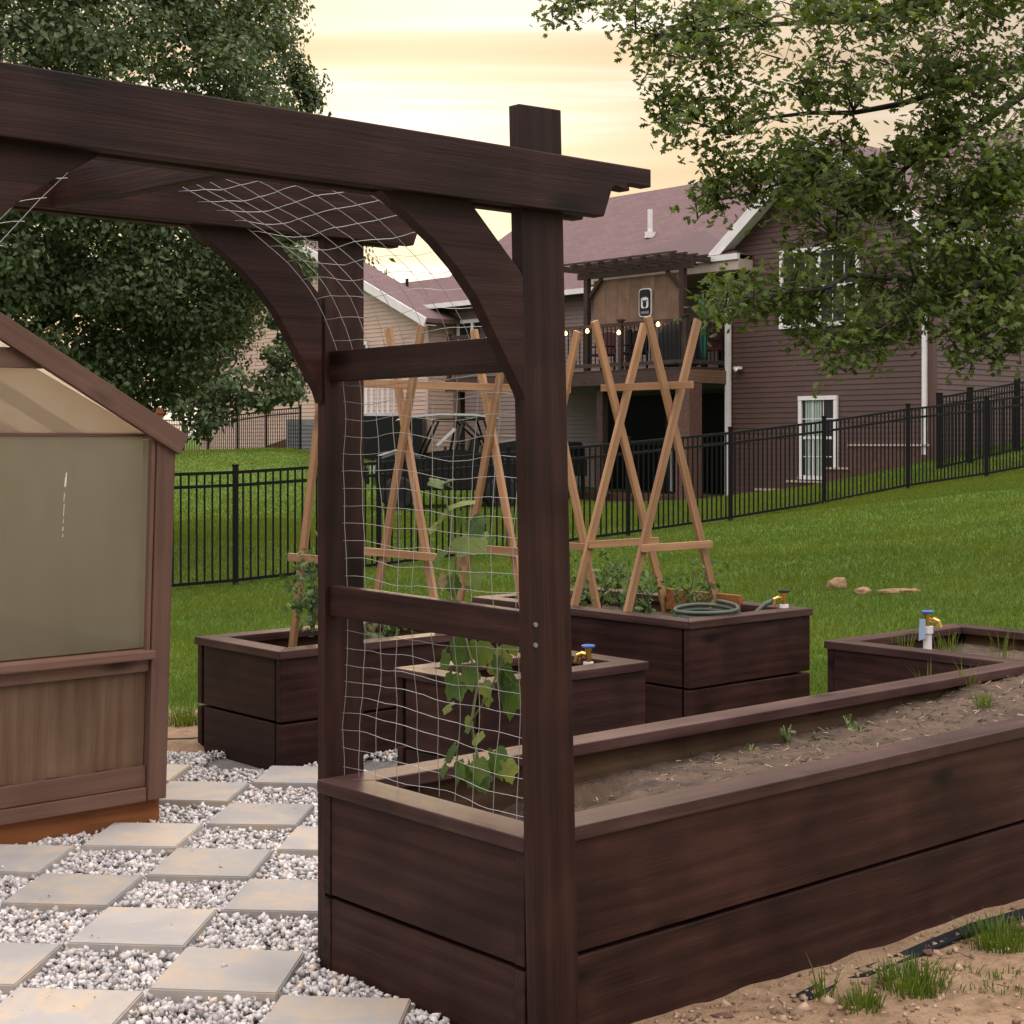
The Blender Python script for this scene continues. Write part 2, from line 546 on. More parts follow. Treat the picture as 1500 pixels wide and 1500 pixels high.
class MB:
    def __init__(s):
        s.v, s.f = [], []

    def add(s, v, f):
        n = len(s.v)
        s.v += [tuple(x) for x in v]
        s.f += [tuple(i + n for i in q) for q in f]
        return s

    def box(s, lo, hi, M4=None):
        (a, b, c), (d, e, g) = lo, hi
        v = [V(p) for p in ((a, b, c), (d, b, c), (d, e, c), (a, e, c), (a, b, g), (d, b, g), (d, e, g), (a, e, g))]
        if M4 is not None:
            v = [M4 @ p for p in v]
        return s.add(v, [(0, 3, 2, 1), (4, 5, 6, 7), (0, 1, 5, 4), (1, 2, 6, 5), (2, 3, 7, 6), (3, 0, 4, 7)])

    def bar(s, p, q, w, t, up=(0, 0, 1)):
        p, q = V(p), V(q)
        x = (q - p).normalized()
        u = V(up)
        if abs(x.dot(u)) > .98:
            u = V((0, 1, 0))
        y = u.cross(x).normalized()
        z = x.cross(y)
        return s.box((0, -t / 2, -w / 2), ((q - p).length, t / 2, w / 2), frame(p, x, y, z))

    def tube(s, pts, r, n=6, cap=True):
        pts = [V(p) for p in pts]
        if not isinstance(r, (list, tuple)):
            r = [r] * len(pts)
        base = len(s.v)
        t0 = (pts[1] - pts[0]).normalized()
        ref = V((0, 0, 1)) if abs(t0.z) < .9 else V((1, 0, 0))
        for i, p in enumerate(pts):
            t = (pts[min(i + 1, len(pts) - 1)] - pts[max(i - 1, 0)])
            t = t.normalized() if t.length > 1e-9 else t0
            a = (ref - t * ref.dot(t))
            a = a.normalized() if a.length > 1e-6 else t.orthogonal().normalized()
            ref = a
            b = t.cross(a)
            for k in range(n):
                w = 2 * math.pi * k / n
                s.v.append(tuple(p + (a * math.cos(w) + b * math.sin(w)) * r[i]))
        for i in range(len(pts) - 1):
            for k in range(n):
                k2 = (k + 1) % n
                s.f.append((base + i * n + k, base + i * n + k2, base + (i + 1) * n + k2, base + (i + 1) * n + k))
        if cap:
            s.f.append(tuple(base + k for k in reversed(range(n))))
            s.f.append(tuple(base + (len(pts) - 1) * n + k for k in range(n)))
        return s

    def cyl(s, p, q, r, n=16):
        return s.tube([p, q], r, n)

    def prism(s, poly, y0, y1, M4=None):
        n = len(poly)
        v = [V((x, y0, z)) for x, z in poly] + [V((x, y1, z)) for x, z in poly]
        if M4 is not None:
            v = [M4 @ p for p in v]
        f = [tuple(range(n))[::-1], tuple(range(n, 2 * n))]
        f += [(i, (i + 1) % n, n + (i + 1) % n, n + i) for i in range(n)]
        return s.add(v, f)

    def build(s, name, mat, parent=None, M4=None, smooth=False, bevel=0.0):
        return raw(name, s.v, s.f, mat, parent, M4, smooth, bevel)


def board(name, p, q, h, t, mat, parent=None, up=(0, 0, 1), bevel=.003):
    """a board from p to q (centre line): h along 'up', t across; own X along its length"""
    p, q = V(p), V(q)
    x = (q - p).normalized()
    u = V(up)
    if abs(x.dot(u)) > .98:
        u = V((0, 1, 0))
    y = u.cross(x).normalized()
    z = x.cross(y)
    m = MB().box((0, -t / 2, -h / 2), ((q - p).length, t / 2, h / 2))
    return m.build(name, mat, parent, frame(p, x, y, z), bevel=bevel)


def prism_xy(name, poly, z0, z1, mat, parent, M4, bevel=.003):
    n = len(poly)
    v = [(x, y, z0) for x, y in poly] + [(x, y, z1) for x, y in poly]
    f = [tuple(range(n))[::-1], tuple(range(n, 2 * n))] + [(i, (i + 1) % n, n + (i + 1) % n, n + i) for i in range(n)]
    return raw(name, v, f, mat, parent, M4, bevel=bevel)


def fast_mesh(name, verts, faces, mat, parent=None, smooth=False):
    """verts (n,3), faces (m,k): a big mesh of equal polygons"""
    me = bpy.data.meshes.new(name)
    m, k = faces.shape
    me.vertices.add(len(verts))
    me.vertices.foreach_set('co', np.ascontiguousarray(verts, np.float32).ravel())
    me.loops.add(m * k)
    me.loops.foreach_set('vertex_index', np.ascontiguousarray(faces, np.int32).ravel())
    me.polygons.add(m)
    me.polygons.foreach_set('loop_start', np.arange(0, m * k, k, dtype=np.int32))
    if smooth:
        me.polygons.foreach_set('use_smooth', np.ones(m, dtype=bool))
    me.update(calc_edges=True)
    me.validate()
    return link(me, name, mat, parent)


def rot_from(nrm, spin):
    """rotation matrices taking +Z to the normals, spun about them"""
    n = nrm / np.linalg.norm(nrm, axis=1, keepdims=True)
    ref = np.where(np.abs(n[:, 2:3]) < .9, np.array([[0, 0, 1.0]]), np.array([[1.0, 0, 0]]))
    a = np.cross(ref, n)
    a /= np.linalg.norm(a, axis=1, keepdims=True)
    b = np.cross(n, a)
    c, s = np.cos(spin)[:, None], np.sin(spin)[:, None]
    x = a * c + b * s
    y = -a * s + b * c
    return np.stack([x, y, n], axis=2)


def inst(name, tv, tf, pos, rot, scale, mat, parent=None, smooth=False):
    tv = np.asarray(tv, float)
    tf = np.asarray(tf, int)
    sc = np.asarray(scale, float)
    if sc.ndim == 1:
        sc = sc[:, None].repeat(3, 1)
    v = np.einsum('nij,nkj->nki', rot, tv[None] * sc[:, None, :]) + pos[:, None, :]
    f = tf[None] + (np.arange(len(pos)) * len(tv))[:, None, None]
    return fast_mesh(name, v.reshape(-1, 3), f.reshape(-1, tf.shape[1]), mat, parent, smooth)


LEAF_V = [(0, 0, 0), (.3, .45, .08), (0, 1, -.06), (-.3, .45, .08)]
LEAF_F = [(0, 1, 2), (0, 2, 3)]


def fan(outline, cz=0.0, edge=None):
    v = [(0, .45, cz)] + [(x, y, (edge(x, y) if edge else 0)) for x, y in outline]
    n = len(outline)
    return v, [(0, i + 1, (i + 1) % n + 1) for i in range(n)]


_half = [(.03, .0), (.05, .12), (.2, .16), (.11, .28), (.16, .34), (.36, .46), (.17, .52), (.15, .62), (.31, .76), (.12, .8), (.0, 1.0)]
OAK_V, OAK_F = fan(_half + [(-x, y) for x, y in reversed(_half[:-1])], .03, lambda x, y: -.22 * abs(x) - .12 * y * y)
_vh = [(.0, .06), (.14, -.1), (.34, -.06), (.42, .1), (.39, .22), (.52, .4), (.44, .58), (.3, .66), (.24, .84), (.1, .93), (0, 1.06)]
VINE_V, VINE_F = fan(_vh + [(-x, y) for x, y in reversed(_vh[1:-1])], .06, lambda x, y: -.2 * abs(x) + .05 * math.sin(9 * x + 5 * y) - .2 * max(0, y - .5) ** 2)


# ------------------------------------------------------------------ camera, world, light
cam = bpy.data.cameras.new('camera')
cam_o = bpy.data.objects.new('camera', cam)
COL.objects.link(cam_o)
cam_o.location = (0, 0, CAM_H)
cam_o.rotation_euler = (R(90), 0, 0)
cam.sensor_width = 36
cam.lens = F / 1500 * 36
cam.shift_y = -(750 - HY) / 1500
cam.clip_end = 2000
S.camera = cam_o

SUN_AZ, SUN_EL = -5.0, 7.0
w = bpy.data.worlds.new('World')
S.world = w
w.use_nodes = True
nt = w.node_tree
nt.nodes.clear()
wo = nd(nt, 'ShaderNodeOutputWorld')
sky = nd(nt, 'ShaderNodeTexSky', sky_type='NISHITA', sun_disc=False)
sky.sun_elevation = R(SUN_EL)
sky.sun_rotation = R(SUN_AZ)
sky.dust_density = 3.0
b1 = nd(nt, 'ShaderNodeBackground')
b1.inputs[1].default_value = .09
nt.links.new(sky.outputs[0], b1.inputs[0])
# a veil of evening cloud, laid out on the sky's own directions
tc = nd(nt, 'ShaderNodeTexCoord')
sep = nd(nt, 'ShaderNodeSeparateXYZ')
nt.links.new(tc.outputs['Generated'], sep.inputs[0])
zz = math_(nt, 'ADD', math_(nt, 'MAXIMUM', sep.outputs[2], 0.0), .10)
cx = math_(nt, 'DIVIDE', sep.outputs[0], zz)
cy = math_(nt, 'DIVIDE', sep.outputs[1], zz)
cv = nd(nt, 'ShaderNodeCombineXYZ')
nt.links.new(math_(nt, 'ADD', math_(nt, 'MULTIPLY', cx, .55), math_(nt, 'MULTIPLY', cy, .12)), cv.inputs[0])
nt.links.new(math_(nt, 'MULTIPLY', cy, .86), cv.inputs[1])
cn = noise_tex(nt, cv.outputs[0], 1.0, 6, .52, 1.1)
cn2 = noise_tex(nt, cv.outputs[0], .42, 3, .5, .5)
cf = math_(nt, 'ADD', math_(nt, 'MULTIPLY', cn, .6), math_(nt, 'MULTIPLY', cn2, .4))
sun_d = (math.sin(R(SUN_AZ)) * math.cos(R(SUN_EL)), math.cos(R(SUN_AZ)) * math.cos(R(SUN_EL)), math.sin(R(SUN_EL)))
dp = nd(nt, 'ShaderNodeVectorMath', operation='DOT_PRODUCT')
nt.links.new(tc.outputs['Generated'], dp.inputs[0])
dp.inputs[1].default_value = sun_d
near = math_(nt, 'MAXIMUM', dp.outputs['Value'], 0.0)
glow = math_(nt, 'POWER', near, 60.0)
wide = math_(nt, 'POWER', near, 6.0)
warm = ramp(nt, [(.43, (.78, .54, .32)), (.475, (.94, .68, .39)), (.515, (1.04, .82, .55)), (.555, (1.28, 1.16, 1.0))], cf).outputs[0]
cool = ramp(nt, [(.36, (.76, .70, .71)), (.52, (.84, .775, .765)), (.66, (.94, .88, .84))], cf).outputs[0]
up_ = nd(nt, 'ShaderNodeMapRange', interpolation_type='SMOOTHSTEP')  # out-of-view overhead sky strengthened beyond natural dusk to light the ground
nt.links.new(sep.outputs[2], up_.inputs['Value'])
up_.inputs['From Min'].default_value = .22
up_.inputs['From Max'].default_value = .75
cc = mix(nt, cool, warm, math_(nt, 'MULTIPLY', wide, 1.0))
cc = mix(nt, cc, (1.3, 1.17, .95), math_(nt, 'MULTIPLY', math_(nt, 'POWER', near, 70.0), .45))
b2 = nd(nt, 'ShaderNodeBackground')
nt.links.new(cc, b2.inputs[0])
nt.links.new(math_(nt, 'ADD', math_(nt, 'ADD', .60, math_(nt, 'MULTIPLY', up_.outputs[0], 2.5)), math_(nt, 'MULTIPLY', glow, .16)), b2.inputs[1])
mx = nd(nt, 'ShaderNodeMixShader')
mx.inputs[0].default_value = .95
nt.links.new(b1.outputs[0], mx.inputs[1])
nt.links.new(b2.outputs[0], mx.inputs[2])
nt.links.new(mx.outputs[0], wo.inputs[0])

sun = bpy.data.lights.new('sun', 'SUN')
sun.energy = .55
sun.angle = R(12)
sun.color = (1.0, .74, .45)
sun_o = bpy.data.objects.new('sun', sun)
COL.objects.link(sun_o)
sun_o.rotation_euler = V(sun_d).to_track_quat('Z', 'Y').to_euler()
S.view_settings.view_transform = 'Standard'
S.view_settings.look = 'None'
S.view_settings.exposure = 0.45
S.cycles.max_bounces = 8
S.cycles.transparent_max_bounces = 16

# ------------------------------------------------------------------ ground
def inside(poly, x, y):
    c = False
    n = len(poly)
    for i in range(n):
        (x1, y1), (x2, y2) = poly[i], poly[(i + 1) % n]
        if (y1 > y) != (y2 > y) and x < (x2 - x1) * (y - y1) / (y2 - y1) + x1:
            c = not c
    return c


BEDS = {'front': (0, 4.82, 0, .9), 'arm': (3.68, 4.82, .9, 1.9), 'middle': (1.5, 2.46, 1.92, 2.52), 'left': (1.396, 3.13, 3.247, 4.02), 'right': (3.147, 4.117, 2.303, 3.97)}
GH_A, GH_B = .505, 2.726                       # the greenhouse's front corner


def in_gravel(x, y):
    a, b = ab(x, y)
    if a < 0:
        ok = y < 7.75 and b > -1.6
    else:
        ok = b > .93 and (y < 7.74 + .06 * math.sin(4 * x) or (b < 3.2 and a > 1.4)) and a < 3.6
    if a < GH_A - .04 and b > GH_B + .03:
        return False
    return ok


def bare(x, y):
    a, b = ab(x, y)
    n = mnoise.noise(V((x * .9, y * .9, 0))) * .35
    d = 8.75 + n - y                            # lawn begins past the beds
    if a > 2.5:
        d = min(d, (4.25 + n * .4 - a) if b > .6 else 1.5 - max(0, a - 4.5))
        if b <= .6:
            d = min(1.0, 3.2 - a * .2 + b * 1.6 + n) if a < 6 else -1
    return max(-1, min(1, d * 1.6))


xs = np.concatenate([np.arange(-80, -12, 4), np.arange(-12, -4, .5), np.arange(-4, 5, .09), np.arange(5, 16, .4), np.arange(16, 81, 4)])
ys = np.concatenate([np.arange(-12, 2, 1), np.arange(2, 11, .09), np.arange(11, 40, .4), np.arange(40, 165, 5)])
gx, gy = np.meshgrid(xs, ys)
P2 = np.stack([gx.ravel(), gy.ravel()], 1)
gz = tz_arr(P2)
bv = np.zeros(len(P2))
for i, (x, y) in enumerate(P2):
    if -5 < x < 6 and 0 < y < 11:
        bb = bare(x, y)
        bv[i] = .5 + bb * .5
        if bb > 0:
            gz[i] += (mnoise.noise(V((x * 3, y * 3, 4))) * .018 + mnoise.noise(V((x * 8, y * 8, 9))) * .02) * bb
        if in_gravel(x, y):
            gz[i] = -.05
    if 3.4 < y < 60 and bv[i] < .4:
        gz[i] += mnoise.noise(V((x * .7, y * .7, 1))) * .035
nx_, ny_ = len(xs), len(ys)
idx = np.arange(nx_ * ny_).reshape(ny_, nx_)
fc = np.stack([idx[:-1, :-1], idx[:-1, 1:], idx[1:, 1:], idx[1:, :-1]], -1).reshape(-1, 4)
ground = fast_mesh('ground', np.column_stack([P2, gz]), fc, M['ground'], None, True)
tag(ground, kind='structure')
att = ground.data.attributes.new('bare', 'FLOAT', 'POINT')
att.data.foreach_set('value', bv.astype(np.float32))

# gravel: a bed sheet of cells, then the loose stones on it
cell = .12
gv, gf = [], []
for ix in np.arange(-4.2, 2.6, cell):
    for iy in np.arange(2.4, 8.6, cell):
        if in_gravel(ix + cell / 2, iy + cell / 2):
            n = len(gv)
            gv += [(ix, iy, -.034), (ix + cell, iy, -.034), (ix + cell, iy + cell, -.034), (ix, iy + cell, -.034)]
            gf.append((n, n + 1, n + 2, n + 3))
tag(fast_mesh('gravel_bed', np.array(gv, float), np.array(gf), M['gravel_bed']), kind='structure')

PS = .367
E1, E2 = V((.9964, -.085)), V((.085, .9964))
PO = V((-.992, 4.265))


def paver_cell(x, y):
    d = V((x, y)) - PO
    return d.dot(E1) / PS, d.dot(E2) / PS


def is_paver(x, y, m=.0):
    i, j = paver_cell(x, y)
    return (math.floor(i) + math.floor(j)) % 2 == 0 and m < i % 1 < 1 - m and m < j % 1 < 1 - m


ico = bmesh.new()
bmesh.ops.create_icosphere(ico, subdivisions=1, radius=1)
ICO_V = np.array([v.co[:] for v in ico.verts])
ICO_F = np.array([[v.index for v in f.verts] for f in ico.faces])
ico.free()
CUB_V = np.array([(-1, -1, -.8), (1, -1, -.8), (1, 1, -.8), (-1, 1, -.8), (-.8, -.7, .8), (.8, -.8, .8), (.7, .8, .8), (-.8, .7, .8)]) * .9
CUB_F = np.array([(0, 3, 2, 1), (4, 5, 6, 7), (0, 1, 5, 4), (1, 2, 6, 5), (2, 3, 7, 6), (3, 0, 4, 7)])
pos = []
N = 215000
cand = np.column_stack([RNG.uniform(-3.2, 2.4, N), RNG.uniform(3.0, 8.5, N)])
for x, y in cand:
    if abs(x) > .36 * y + .35:
        continue
    if (random.random() < .995) if not in_gravel(x, y) else False:
        continue
    if is_paver(x, y, .035) and random.random() < .9996:
        continue
    if y > 6 and random.random() < .25:
        continue
    pos.append((x, y))
pos = np.array(pos)
ok = np.array([in_gravel(x, y) or False for x, y in pos])
pos = pos[ok]
n = len(pos)
onp = np.array([is_paver(x, y, .035) for x, y in pos])
sc = RNG.uniform(.0046, .0105, n)[:, None] * RNG.uniform(.6, 1.45, (n, 3))
lay = RNG.uniform(-.032, -.004, n)
lay[onp] = .016
# eight stone shapes
for k in range(1):
    pass
tvs = []
tv = ICO_V * (1 + RNG.uniform(-.28, .28, (len(ICO_V), 1)))
sets = np.array_split(np.arange(n), 8)
allv, allf, off = [], [], 0
rot = rot_from(RNG.normal(size=(n, 3)), RNG.uniform(0, 6.28, n))
for k in range(8):
    tv = CUB_V * (1 + RNG.uniform(-.35, .3, (8, 3)))
    s_ = sets[k]
    v = np.einsum('nij,nkj->nki', rot[s_], tv[None] * sc[s_][:, None, :]) + np.column_stack([pos[s_], lay[s_]])[:, None, :]
    f = CUB_F[None] + (np.arange(len(s_)) * len(tv))[:, None, None] + off
    allv.append(v.reshape(-1, 3))
    allf.append(f.reshape(-1, 4))
    off += len(s_) * len(tv)
tag(fast_mesh('gravel', np.concatenate(allv), np.concatenate(allf), M['stone']), 'loose pale crushed stones between the square pavers', 'gravel', kind='stuff')

# pavers, each its own slab
ORD = ['first', 'second', 'third', 'fourth', 'fifth', 'sixth', 'seventh', 'eighth', 'ninth', 'tenth', 'eleventh', 'twelfth']
rows = {}
for j in range(-2, 11):
    for i in range(-8, 6):
        if (i + j) % 2:
            continue
        c = PO + E1 * ((i + .5) * PS) + E2 * ((j + .5) * PS)
        if c.y < 3.75 or c.y > 7.75 or abs(c.x) > .345 * c.y + .08:
            continue
        a, b = ab(c.x, c.y)
        if a > -.1 and b > -.1 and b < 1.05:
            if not (a < .12 and b > .1 and b < .5 and False):
                continue
        if not in_gravel(c.x, c.y) or c.x > .0:
            continue
        if a < GH_A + .12 and b > GH_B - .02:
            continue
        if 1.4 < a and b > 2.4:
            continue
        hit = False
        for sx in (-.5, 0, .5):
            for sy in (-.5, 0, .5):
                qa, qb = ab(*(c + E1 * (sx * PS) + E2 * (sy * PS)))
                if any(a0 + .03 < qa < a1 and b0 + .03 < qb < b1 for (a0, a1, b0, b1) in [BEDS['left'], BEDS['middle']]):
                    hit = True
        if hit:
            continue
        rows.setdefault(j, []).append((c, i))
slab_me = None
for r_i, j in enumerate(sorted(rows)):
    L = sorted(rows[j], key=lambda t: t[0].x)
    for k, (c, i) in enumerate(L):
        if slab_me is None:
            h = PS / 2 - .006
            bm = bmesh.new()
            bmesh.ops.create_cube(bm, size=1)
            for v in bm.verts:
                v.co = V((v.co.x * 2 * h, v.co.y * 2 * h, v.co.z * .045))
            bmesh.ops.bevel(bm, geom=bm.edges[:], offset=.004, segments=2, affect='EDGES')
            slab_me = bpy.data.meshes.new('paver')
            bm.to_mesh(slab_me)
            bm.free()
            slab_me.materials.append(M['paver'])
        o = bpy.data.objects.new('paver', slab_me)
        COL.objects.link(o)
        o.location = (c.x + random.uniform(-.005, .005), c.y + random.uniform(-.005, .005), -.009 + random.uniform(-.003, .003))
        o.rotation_euler = (random.uniform(-.008, .008), random.uniform(-.008, .008), math.atan2(E1.y, E1.x) + random.uniform(-.012, .012))
        col = 'only paver' if len(L) == 1 else ('leftmost paver' if k == 0 else ('rightmost paver' if k == len(L) - 1 else ORD[k] + ' paver from the left'))
        row = 'the front row' if r_i == 0 else ('the farthest row' if r_i == len(rows) - 1 else 'the %s row from the front' % ORD[r_i])
        tag(o, 'square concrete %s in %s' % (col, row), 'paver', 'square pavers laid as a checkerboard in gravel')

g = np.random.default_rng(8)
n = 170
pp = np.column_stack([g.uniform(-1.9, .1, n), g.uniform(4.0, 7.2, n)])
pp = np.array([q for q in pp if is_paver(q[0], q[1], .08) and in_gravel(q[0], q[1])])
n = len(pp)
bit = [(-.5, -.2, 0), (.5, -.25, .1), (.6, .25, 0), (-.4, .2, .2)]
M['bits'] = mat_island('dark_bits', [(0, (.03, .022, .016)), (.7, (.09, .07, .05)), (1, (.2, .15, .1))], .9)
tag(inst('leaf_litter', bit, [(0, 1, 2, 3)], np.column_stack([pp, np.full(n, .0185)]), rot_from(np.column_stack([g.normal(0, .2, n), g.normal(0, .2, n), np.ones(n)]), g.uniform(0, 6.28, n)), g.uniform(.004, .013, n), M['bits']), 'tiny dark bits of leaf litter on the pavers', 'litter', kind='stuff')

# dark plastic edging at the far end of the gravel
e = MB().tube([(-2.0, 7.9, .0), (-1.75, 7.83, .012), (-1.6, 7.84, .014), (-1.52, 7.9, .01), (-1.48, 8.1, .0)], .012, 6)
tag(e.build('edging_strip', M['black_soft'], smooth=True), 'thin black plastic edging curved round the far end of the gravel', 'garden edging')

# ------------------------------------------------------------------ grass
def lawn(name, n, xr, yr, hgt, wid, seed, label, thin=0):
    g = np.random.default_rng(seed)
    y = yr[0] + (yr[1] - yr[0]) * g.random(n) ** 1.25
    x = g.uniform(-1, 1, n) * (.345 * y + .3)
    keep = np.ones(n, bool)
    for i in range(n):
        if y[i] < 11.5:
            b = bare(x[i], y[i])
            aa, bb_ = ab(x[i], y[i])
            if b > g.uniform(-.3, .22):
                keep[i] = False
            for (a0, a1, b0, b1) in BEDS.values():
                if a0 - .02 < aa < a1 + .02 and b0 - .02 < bb_ < b1 + .02:
                    keep[i] = False
            if aa < GH_A + .1 and bb_ > GH_B:
                keep[i] = False
    x, y = x[keep], y[keep]
    n = len(x)
    z = tz_arr(np.column_stack([x, y]))
    z += np.array([mnoise.noise(V((a * .7, b * .7, 1))) * .035 for a, b in zip(x, y)]) - .006
    s = wid * (1 + .075 * np.maximum(0, y - 9))
    h = hgt * g.uniform(.5, 1.25, n)
    th = g.uniform(0, 6.283, n)
    ln = g.uniform(.1, .8, n) * h
    th2 = g.uniform(0, 6.283, n)
    p0 = np.column_stack([x - np.cos(th) * s, y - np.sin(th) * s, z])
    p1 = np.column_stack([x + np.cos(th) * s, y + np.sin(th) * s, z])
    p2 = np.column_stack([x + np.cos(th2) * ln, y + np.sin(th2) * ln, z + h])
    v = np.stack([p0, p1, p2], 1).reshape(-1, 3)
    o = fast_mesh(name, v, np.arange(3 * n).reshape(-1, 3), M['grass'])
    tag(o, label, 'grass', kind='stuff')


lawn('grass', 340000, None, (8.2, 30), .05, .0032, 3, 'short green lawn sloping up to the black fence')
lawn('grass', 260000, None, (24, 50), .045, .0045, 4, 'green lawn beyond the black fence')


def tuft(loc, n, h, spread, label, group, mat='grass', name='grass_tuft', cat='grass tuft', lean=.6):
    g = np.random.default_rng(int(abs(loc[0] * 977 + loc[1] * 131 + n)) + 5)
    mb = MB()
    for _ in range(n):
        r, t = spread * math.sqrt(g.random()), g.uniform(0, 6.28)
        p = V((loc[0] + r * math.cos(t), loc[1] + r * math.sin(t), loc[2] - .01))
        hh = h * g.uniform(.5, 1.15)
        d = V((math.cos(t) + g.normal() * .5, math.sin(t) + g.normal() * .5, 0)) * hh * g.uniform(.1, lean)
        s = V((math.sin(t), -math.cos(t), 0)) * (.0025 if h > .06 else .002)
        m = p + d * .4 + V((0, 0, hh * .62))
        q = p + d + V((0, 0, hh))
        mb.add([p - s, p + s, m + s * .8, m - s * .8, q], [(0, 1, 2, 3), (3, 2, 4)])
    o = mb.build(name, M[mat])
    if n in (80, 90):                            # thin ground cover, not one plant
        return tag(o, label, None, None, 'stuff')
    return tag(o, label, cat, group)


def gpos(px, py, z=-.05):
    Y = (CAM_H - z) * F / (py - HY)
    return V(((px - 750) / F * Y, Y, z))


TG = 'weedy grass tufts in the sandy soil'
for px, py, n, h, sp, lab in [(1262, 1475, 150, .07, .06, 'green grass tuft in the sand closest to the dark bed wall'), (1335, 1442, 340, .08, .1, 'broad lush grass tuft beside the black edging in the sand'),
                              (1470, 1372, 340, .08, .12, 'grass tuft by the edging at the far right of the sand'), (1205, 1462, 26, .12, .03, 'few dry pale grass stalks leaning out of the sand'),
                              (1470, 1432, 90, .035, .12, 'low sparse grass patch on open sand at the right'), (1385, 1425, 80, .035, .13, 'thin flat grass patch between two lusher tufts in the sand')]:
    p = gpos(px, py)
    p.z = tz(p.x, p.y)
    tuft(p, n, h, sp, lab, TG)
p = V((-1.72, 8.35, 0))
tuft(p, 300, .1, .13, 'thick grass clump on sandy ground between greenhouse and dark bed', None)

# ------------------------------------------------------------------ garden boxes
def bed(name, spec, top, bot, label, cat, group, walls, soil_fn, caps=None, inner=True):
    """walls: list of (p, q, outward) in garden coordinates; each gets two boards, a liner and a cap"""
    a0, a1, b0, b1 = spec
    root = thing(name, G((a0 + a1) / 2, (b0 + b1) / 2, bot), label, cat, group)
    return root


def wall(root, p, q, out_, top, zs, cap=None, capw=.118, liner=True, th=.038, inset=.012, linz=None):
    """p,q on the cap's outer line (a,b); out_ = outward unit (a,b); zs = board limits from the top down"""
    pa, pb = V(p), V(q)
    o2 = V(out_)
    for k, (z1, z0) in enumerate(zs):
        c = -o2 * (inset + th / 2)
        P_, Q_ = pa + c, pb + c
        board('upper_board' if k == 0 else 'lower_board', G(P_.x, P_.y, (z0 + z1) / 2), G(Q_.x, Q_.y, (z0 + z1) / 2), z1 - z0, th, M['stain'], root, bevel=.004)
    if liner:
        c = -o2 * (inset + th + .012)
        lz1, lz0 = (top - .041, zs[-1][1]) if linz is None else linz
        dd = (pb - pa).normalized() * .06
        P_, Q_ = pa + c + dd, pb + c - dd
        board('inner_board', G(P_.x, P_.y, (lz0 + lz1) / 2), G(Q_.x, Q_.y, (lz0 + lz1) / 2), lz1 - lz0, .018, M['liner'], root, bevel=0)


def cap_rail(root, p, q, p_in, q_in, top, th=.038):
    """mitred cap between outer corners p,q and inner corners"""
    pa, pb = V(p), V(q)
    x2 = (pb - pa).normalized()
    o3 = G(pa.x, pa.y, top)
    xw = V((U2.x * x2.x + V2.x * x2.y, U2.y * x2.x + V2.y * x2.y, 0))
    fr = frame(o3, xw, ZX.cross(xw), ZX)
    inv = fr.inverted()
    poly = []
    for pt in (p, q, q_in, p_in):
        l = inv @ G(pt[0], pt[1], top)
        poly.append((l.x, l.y))
    # a hair off at the mitre ends
    prism_xy('cap_rail', poly, -th, 0, M['stain_cap_lit'], root, fr, .004)


def rect_bed(name, spec, top, label, cat, group=None, bot=-.1, up=.29, capw=.118, skip=()):
    a0, a1, b0, b1 = spec
    root = thing(name, G((a0 + a1) / 2, (b0 + b1) / 2, bot), label, cat, group)
    zt = top - .040
    zs = [(zt, zt - up), (zt - up - .012, bot)]
    e = .014 + .038 + .014
    sides = {'near': ((a0, b0), (a1, b0), (0, -1)), 'far': ((a1, b1), (a0, b1), (0, 1)), 'left': ((a0, b1), (a0, b0), (-1, 0)), 'right': ((a1, b0), (a1, b1), (1, 0))}
    cr = {(a0, b0): (a0 + capw, b0 + capw), (a1, b0): (a1 - capw, b0 + capw), (a1, b1): (a1 - capw, b1 - capw), (a0, b1): (a0 + capw, b1 - capw)}
    for k, (p, q, o) in sides.items():
        if k in skip:
            continue
        pp, qq = V(p), V(q)
        d = (qq - pp).normalized()
        if k in ('near', 'far'):
            P_, Q_ = pp + d * .012, qq - d * .012
        else:
            P_, Q_ = pp + d * e, qq - d * e
        wall(root, P_, Q_, o, top, zs, inset=.012 if k in ('near', 'far') else .016)
        ip, iq = V(cr[p]), V(cr[q])
        g = .0006
        cap_rail(root, pp + d * g, qq - d * g, ip + d * g, iq - d * g, top)
    return root


def soil_sheet(name, spec, zfn, label, step=.035, amp=.018):
    a0, a1, b0, b1 = spec
    na, nb = max(2, int((a1 - a0) / step)), max(2, int((b1 - b0) / step))
    v, f = [], []
    for i in range(na + 1):
        for j in range(nb + 1):
            a, b = a0 + (a1 - a0) * i / na, b0 + (b1 - b0) * j / nb
            p = G(a, b)
            z = zfn(a, b) + mnoise.noise(V((p.x * 6, p.y * 6, 2))) * amp + mnoise.noise(V((p.x * 17, p.y * 17, 7))) * amp * .8
            v.append(G(a, b, z))
    for i in range(na):
        for j in range(nb):
            k = i * (nb + 1) + j
            f.append((k, k + nb + 1, k + nb + 2, k + 1))
    o = raw(name, v, f, M['soil'], smooth=True)
    tag(o, label, 'soil', kind='stuff')


TOP = .524
